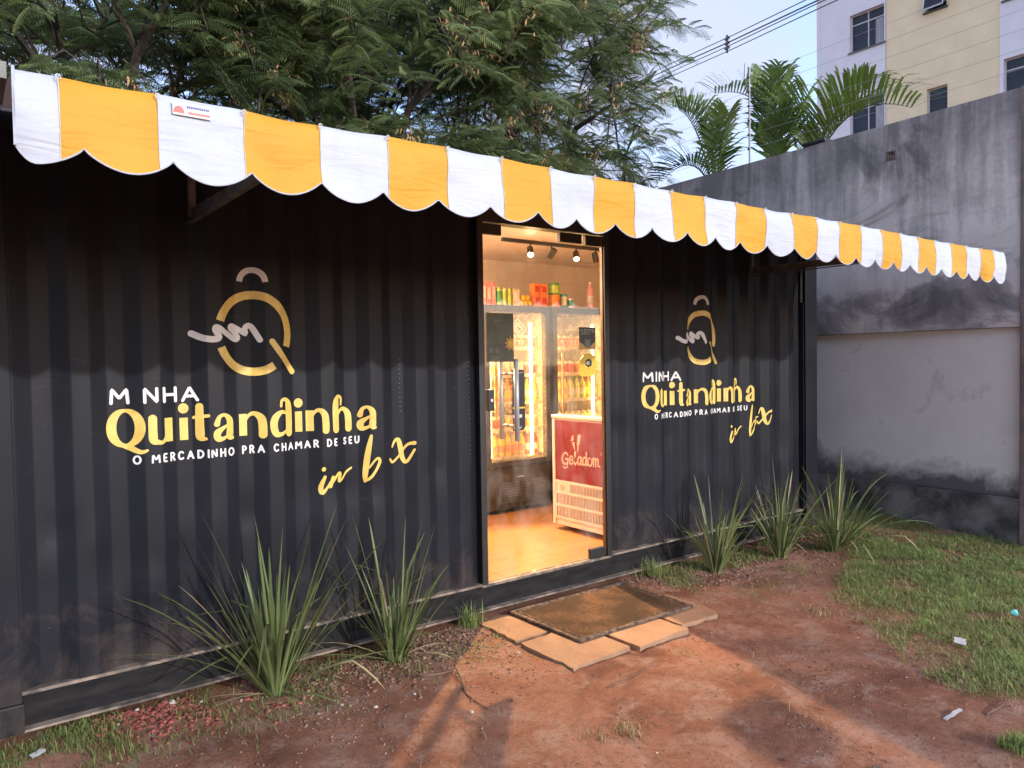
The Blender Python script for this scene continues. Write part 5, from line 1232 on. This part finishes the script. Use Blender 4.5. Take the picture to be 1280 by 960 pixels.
def f_brown(r_):
    if r_.random() < .45: x = r_.uniform(1.0, 2.45); y = -abs(r_.normal(0, .25)) - .02
    else: x = r_.uniform(3.55, 6.2); y = -abs(r_.normal(.1, .25)) - .02
    return (x, y)
def f_any(r_):
    x = r_.uniform(.4, 4.6); y = r_.uniform(-2.9, -.05); return (x, y) if r_.random() < .25 + .75 * (noise.noise(Vector((x * 2, y * 2, 1))) > .1) else None
tag(link_mesh('bark_chips', chips(620, f_red, .008, .026, CH_R, .32, 1)), 'bed of red bark chips at the foot of the container', 'bark chips', kind='stuff')
tag(link_mesh('leaf_litter', chips(3200, f_brown, .004, .020, CH_B, .3, 2)), 'brown leaf litter and gravel along the container foot', 'leaf litter', kind='stuff')
tag(link_mesh('soil_crumbs', chips(4000, f_any, .002, .009, CH_B, .55, 3)), 'small crumbs and clods scattered over the bare red soil', 'soil', kind='stuff')
tag(link_mesh('pale_grit', chips(260, f_any, .002, .008, CH_G, .5, 4)), 'scattered pale grit on the bare soil', 'gravel', kind='stuff')
WST = mat('white_stone', (.62, .56, .48), (.42, .36, .30), 40, .8, .3, 90)
def pebble(x, y, s, label, grp=None, seed=0):
    bm = bmesh.new(); bmesh.ops.create_icosphere(bm, subdivisions=2, radius=1)
    for v in bm.verts: v.co *= 1 + .3 * noise.noise(v.co * 1.3 + Vector((seed, 0, 0))); v.co = Vector((v.co.x * s, v.co.y * s * .75, v.co.z * s * .55))
    me = bpy.data.meshes.new('pebble'); bm.to_mesh(me); bm.free(); me.materials.append(WST); me.polygons.foreach_set('use_smooth', [True] * len(me.polygons))
    o = link_mesh('pebble', me, None, (x, y, gh(x, y) + s * .3)); o.rotation_euler.z = seed * 1.7; tag(o, label, 'pebble', grp)
pebble(.69, -.045, .021, 'largest white pebble among the red bark chips by the rail', None, 1)
for i, (x, y, s) in enumerate(((.55, -.03, .013), (.72, -.02, .011), (.80, -.11, .009), (.46, -.12, .010), (.95, -.20, .010))): pebble(x, y, s, 'small white pebble among the red bark chips', 'small white pebbles', i + 2)
for i, (x, y, s) in enumerate(((1.42, -.62, .012), (1.62, -.62, .010), (1.30, -.52, .009), (2.28, -.56, .012), (2.36, -.62, .014), (1.72, -.95, .012))): pebble(x, y, s, 'pale pebble on bare soil between the clumps and the slabs', 'pale pebbles on the soil', i + 9)
def twig(pts, r_, label, mt=None):
    P_ = cat([(p[0], p[1], gh(p[0], p[1]) + p[2]) for p in pts], 6); c = pts[0]
    tag(MB().tube([tuple(p) for p in P_], [r_ * (1 - .6 * i / len(P_)) for i in range(len(P_))], 5).build('twig', mt or mat('dry_twig', (.20, .13, .09), (.1, .06, .04), 20, .9), None, loc=(c[0], c[1], 0)), label, 'twig')
twig([(1.90, -.55, .02), (1.86, -.66, .012), (1.80, -.80, .004), (1.79, -.98, .006)], .005, 'bent dry twig trailing from the smaller clump over soil')
twig([(1.72, -.52, .03), (1.80, -.56, .035), (1.88, -.55, .02)], .006, 'short pale root beside the bent dry twig')
twig([(2.35, -2.20, .004), (2.50, -2.26, .012), (2.66, -2.28, .004)], .007, 'dark knobbly twig on the soil below the white strip', mat('dark_twig', (.06, .05, .045)))
twig([(2.35, -1.15, .003), (2.62, -1.13, .006), (2.78, -1.08, .003)], .0025, 'thin straight twig on lit soil in front of the slabs')
twig([(3.42, -2.36, .004), (3.55, -2.38, .012), (3.62, -2.36, .006)], .005, 'small curled twig near the white strip by the turf')
def scrap(x, y, w_, l_, rz, mt, name, label, z=.012, curl=.006):
    vs = []; n = 5
    for i in range(n + 1):
        for j in range(3): a, b_ = (i / n - .5) * l_, (j / 2 - .5) * w_; vs.append((a + .003 * math.sin(j * 3 + i), b_ + .002 * math.sin(i * 2.2), curl * noise.noise(Vector((a * 30, b_ * 30, x)))))
    k = len(vs); vs += [(p[0], p[1], p[2] - .002) for p in vs]
    fs = [(i * 3 + j, (i + 1) * 3 + j, (i + 1) * 3 + j + 1, i * 3 + j + 1) for i in range(n) for j in range(2)]
    fs += [tuple(q_ + k for q_ in f[::-1]) for f in fs]
    o = link_mesh(name, MB().add(vs, fs).mesh(name, mt), None, (x, y, gh(x, y) + z)); o.rotation_euler = (.12, -.15, rz); tag(o, label, 'litter')
PAP = mat('white_paper', (.50, .48, .46), None, 20, .7)
scrap(4.09, -1.99, .055, .065, .4, PAP, 'paper_scrap', 'square white paper scrap lying in the lawn grass', .04)
scrap(3.30, -2.28, .018, .115, -.15, PAP, 'paper_strip', 'narrow white paper strip lying on bare soil near the turf', .012)
scrap(4.80, -2.00, .045, .05, 1.0, mat('turquoise_plastic', (.10, .50, .45), None, 20, .4), 'plastic_scrap', 'crumpled turquoise plastic scrap in the lawn grass', .045, .03)
scrap(.16, -.19, .03, .05, .3, PAP, 'paper_scrap', 'small white scrap in the rough grass by the corner post', .02)
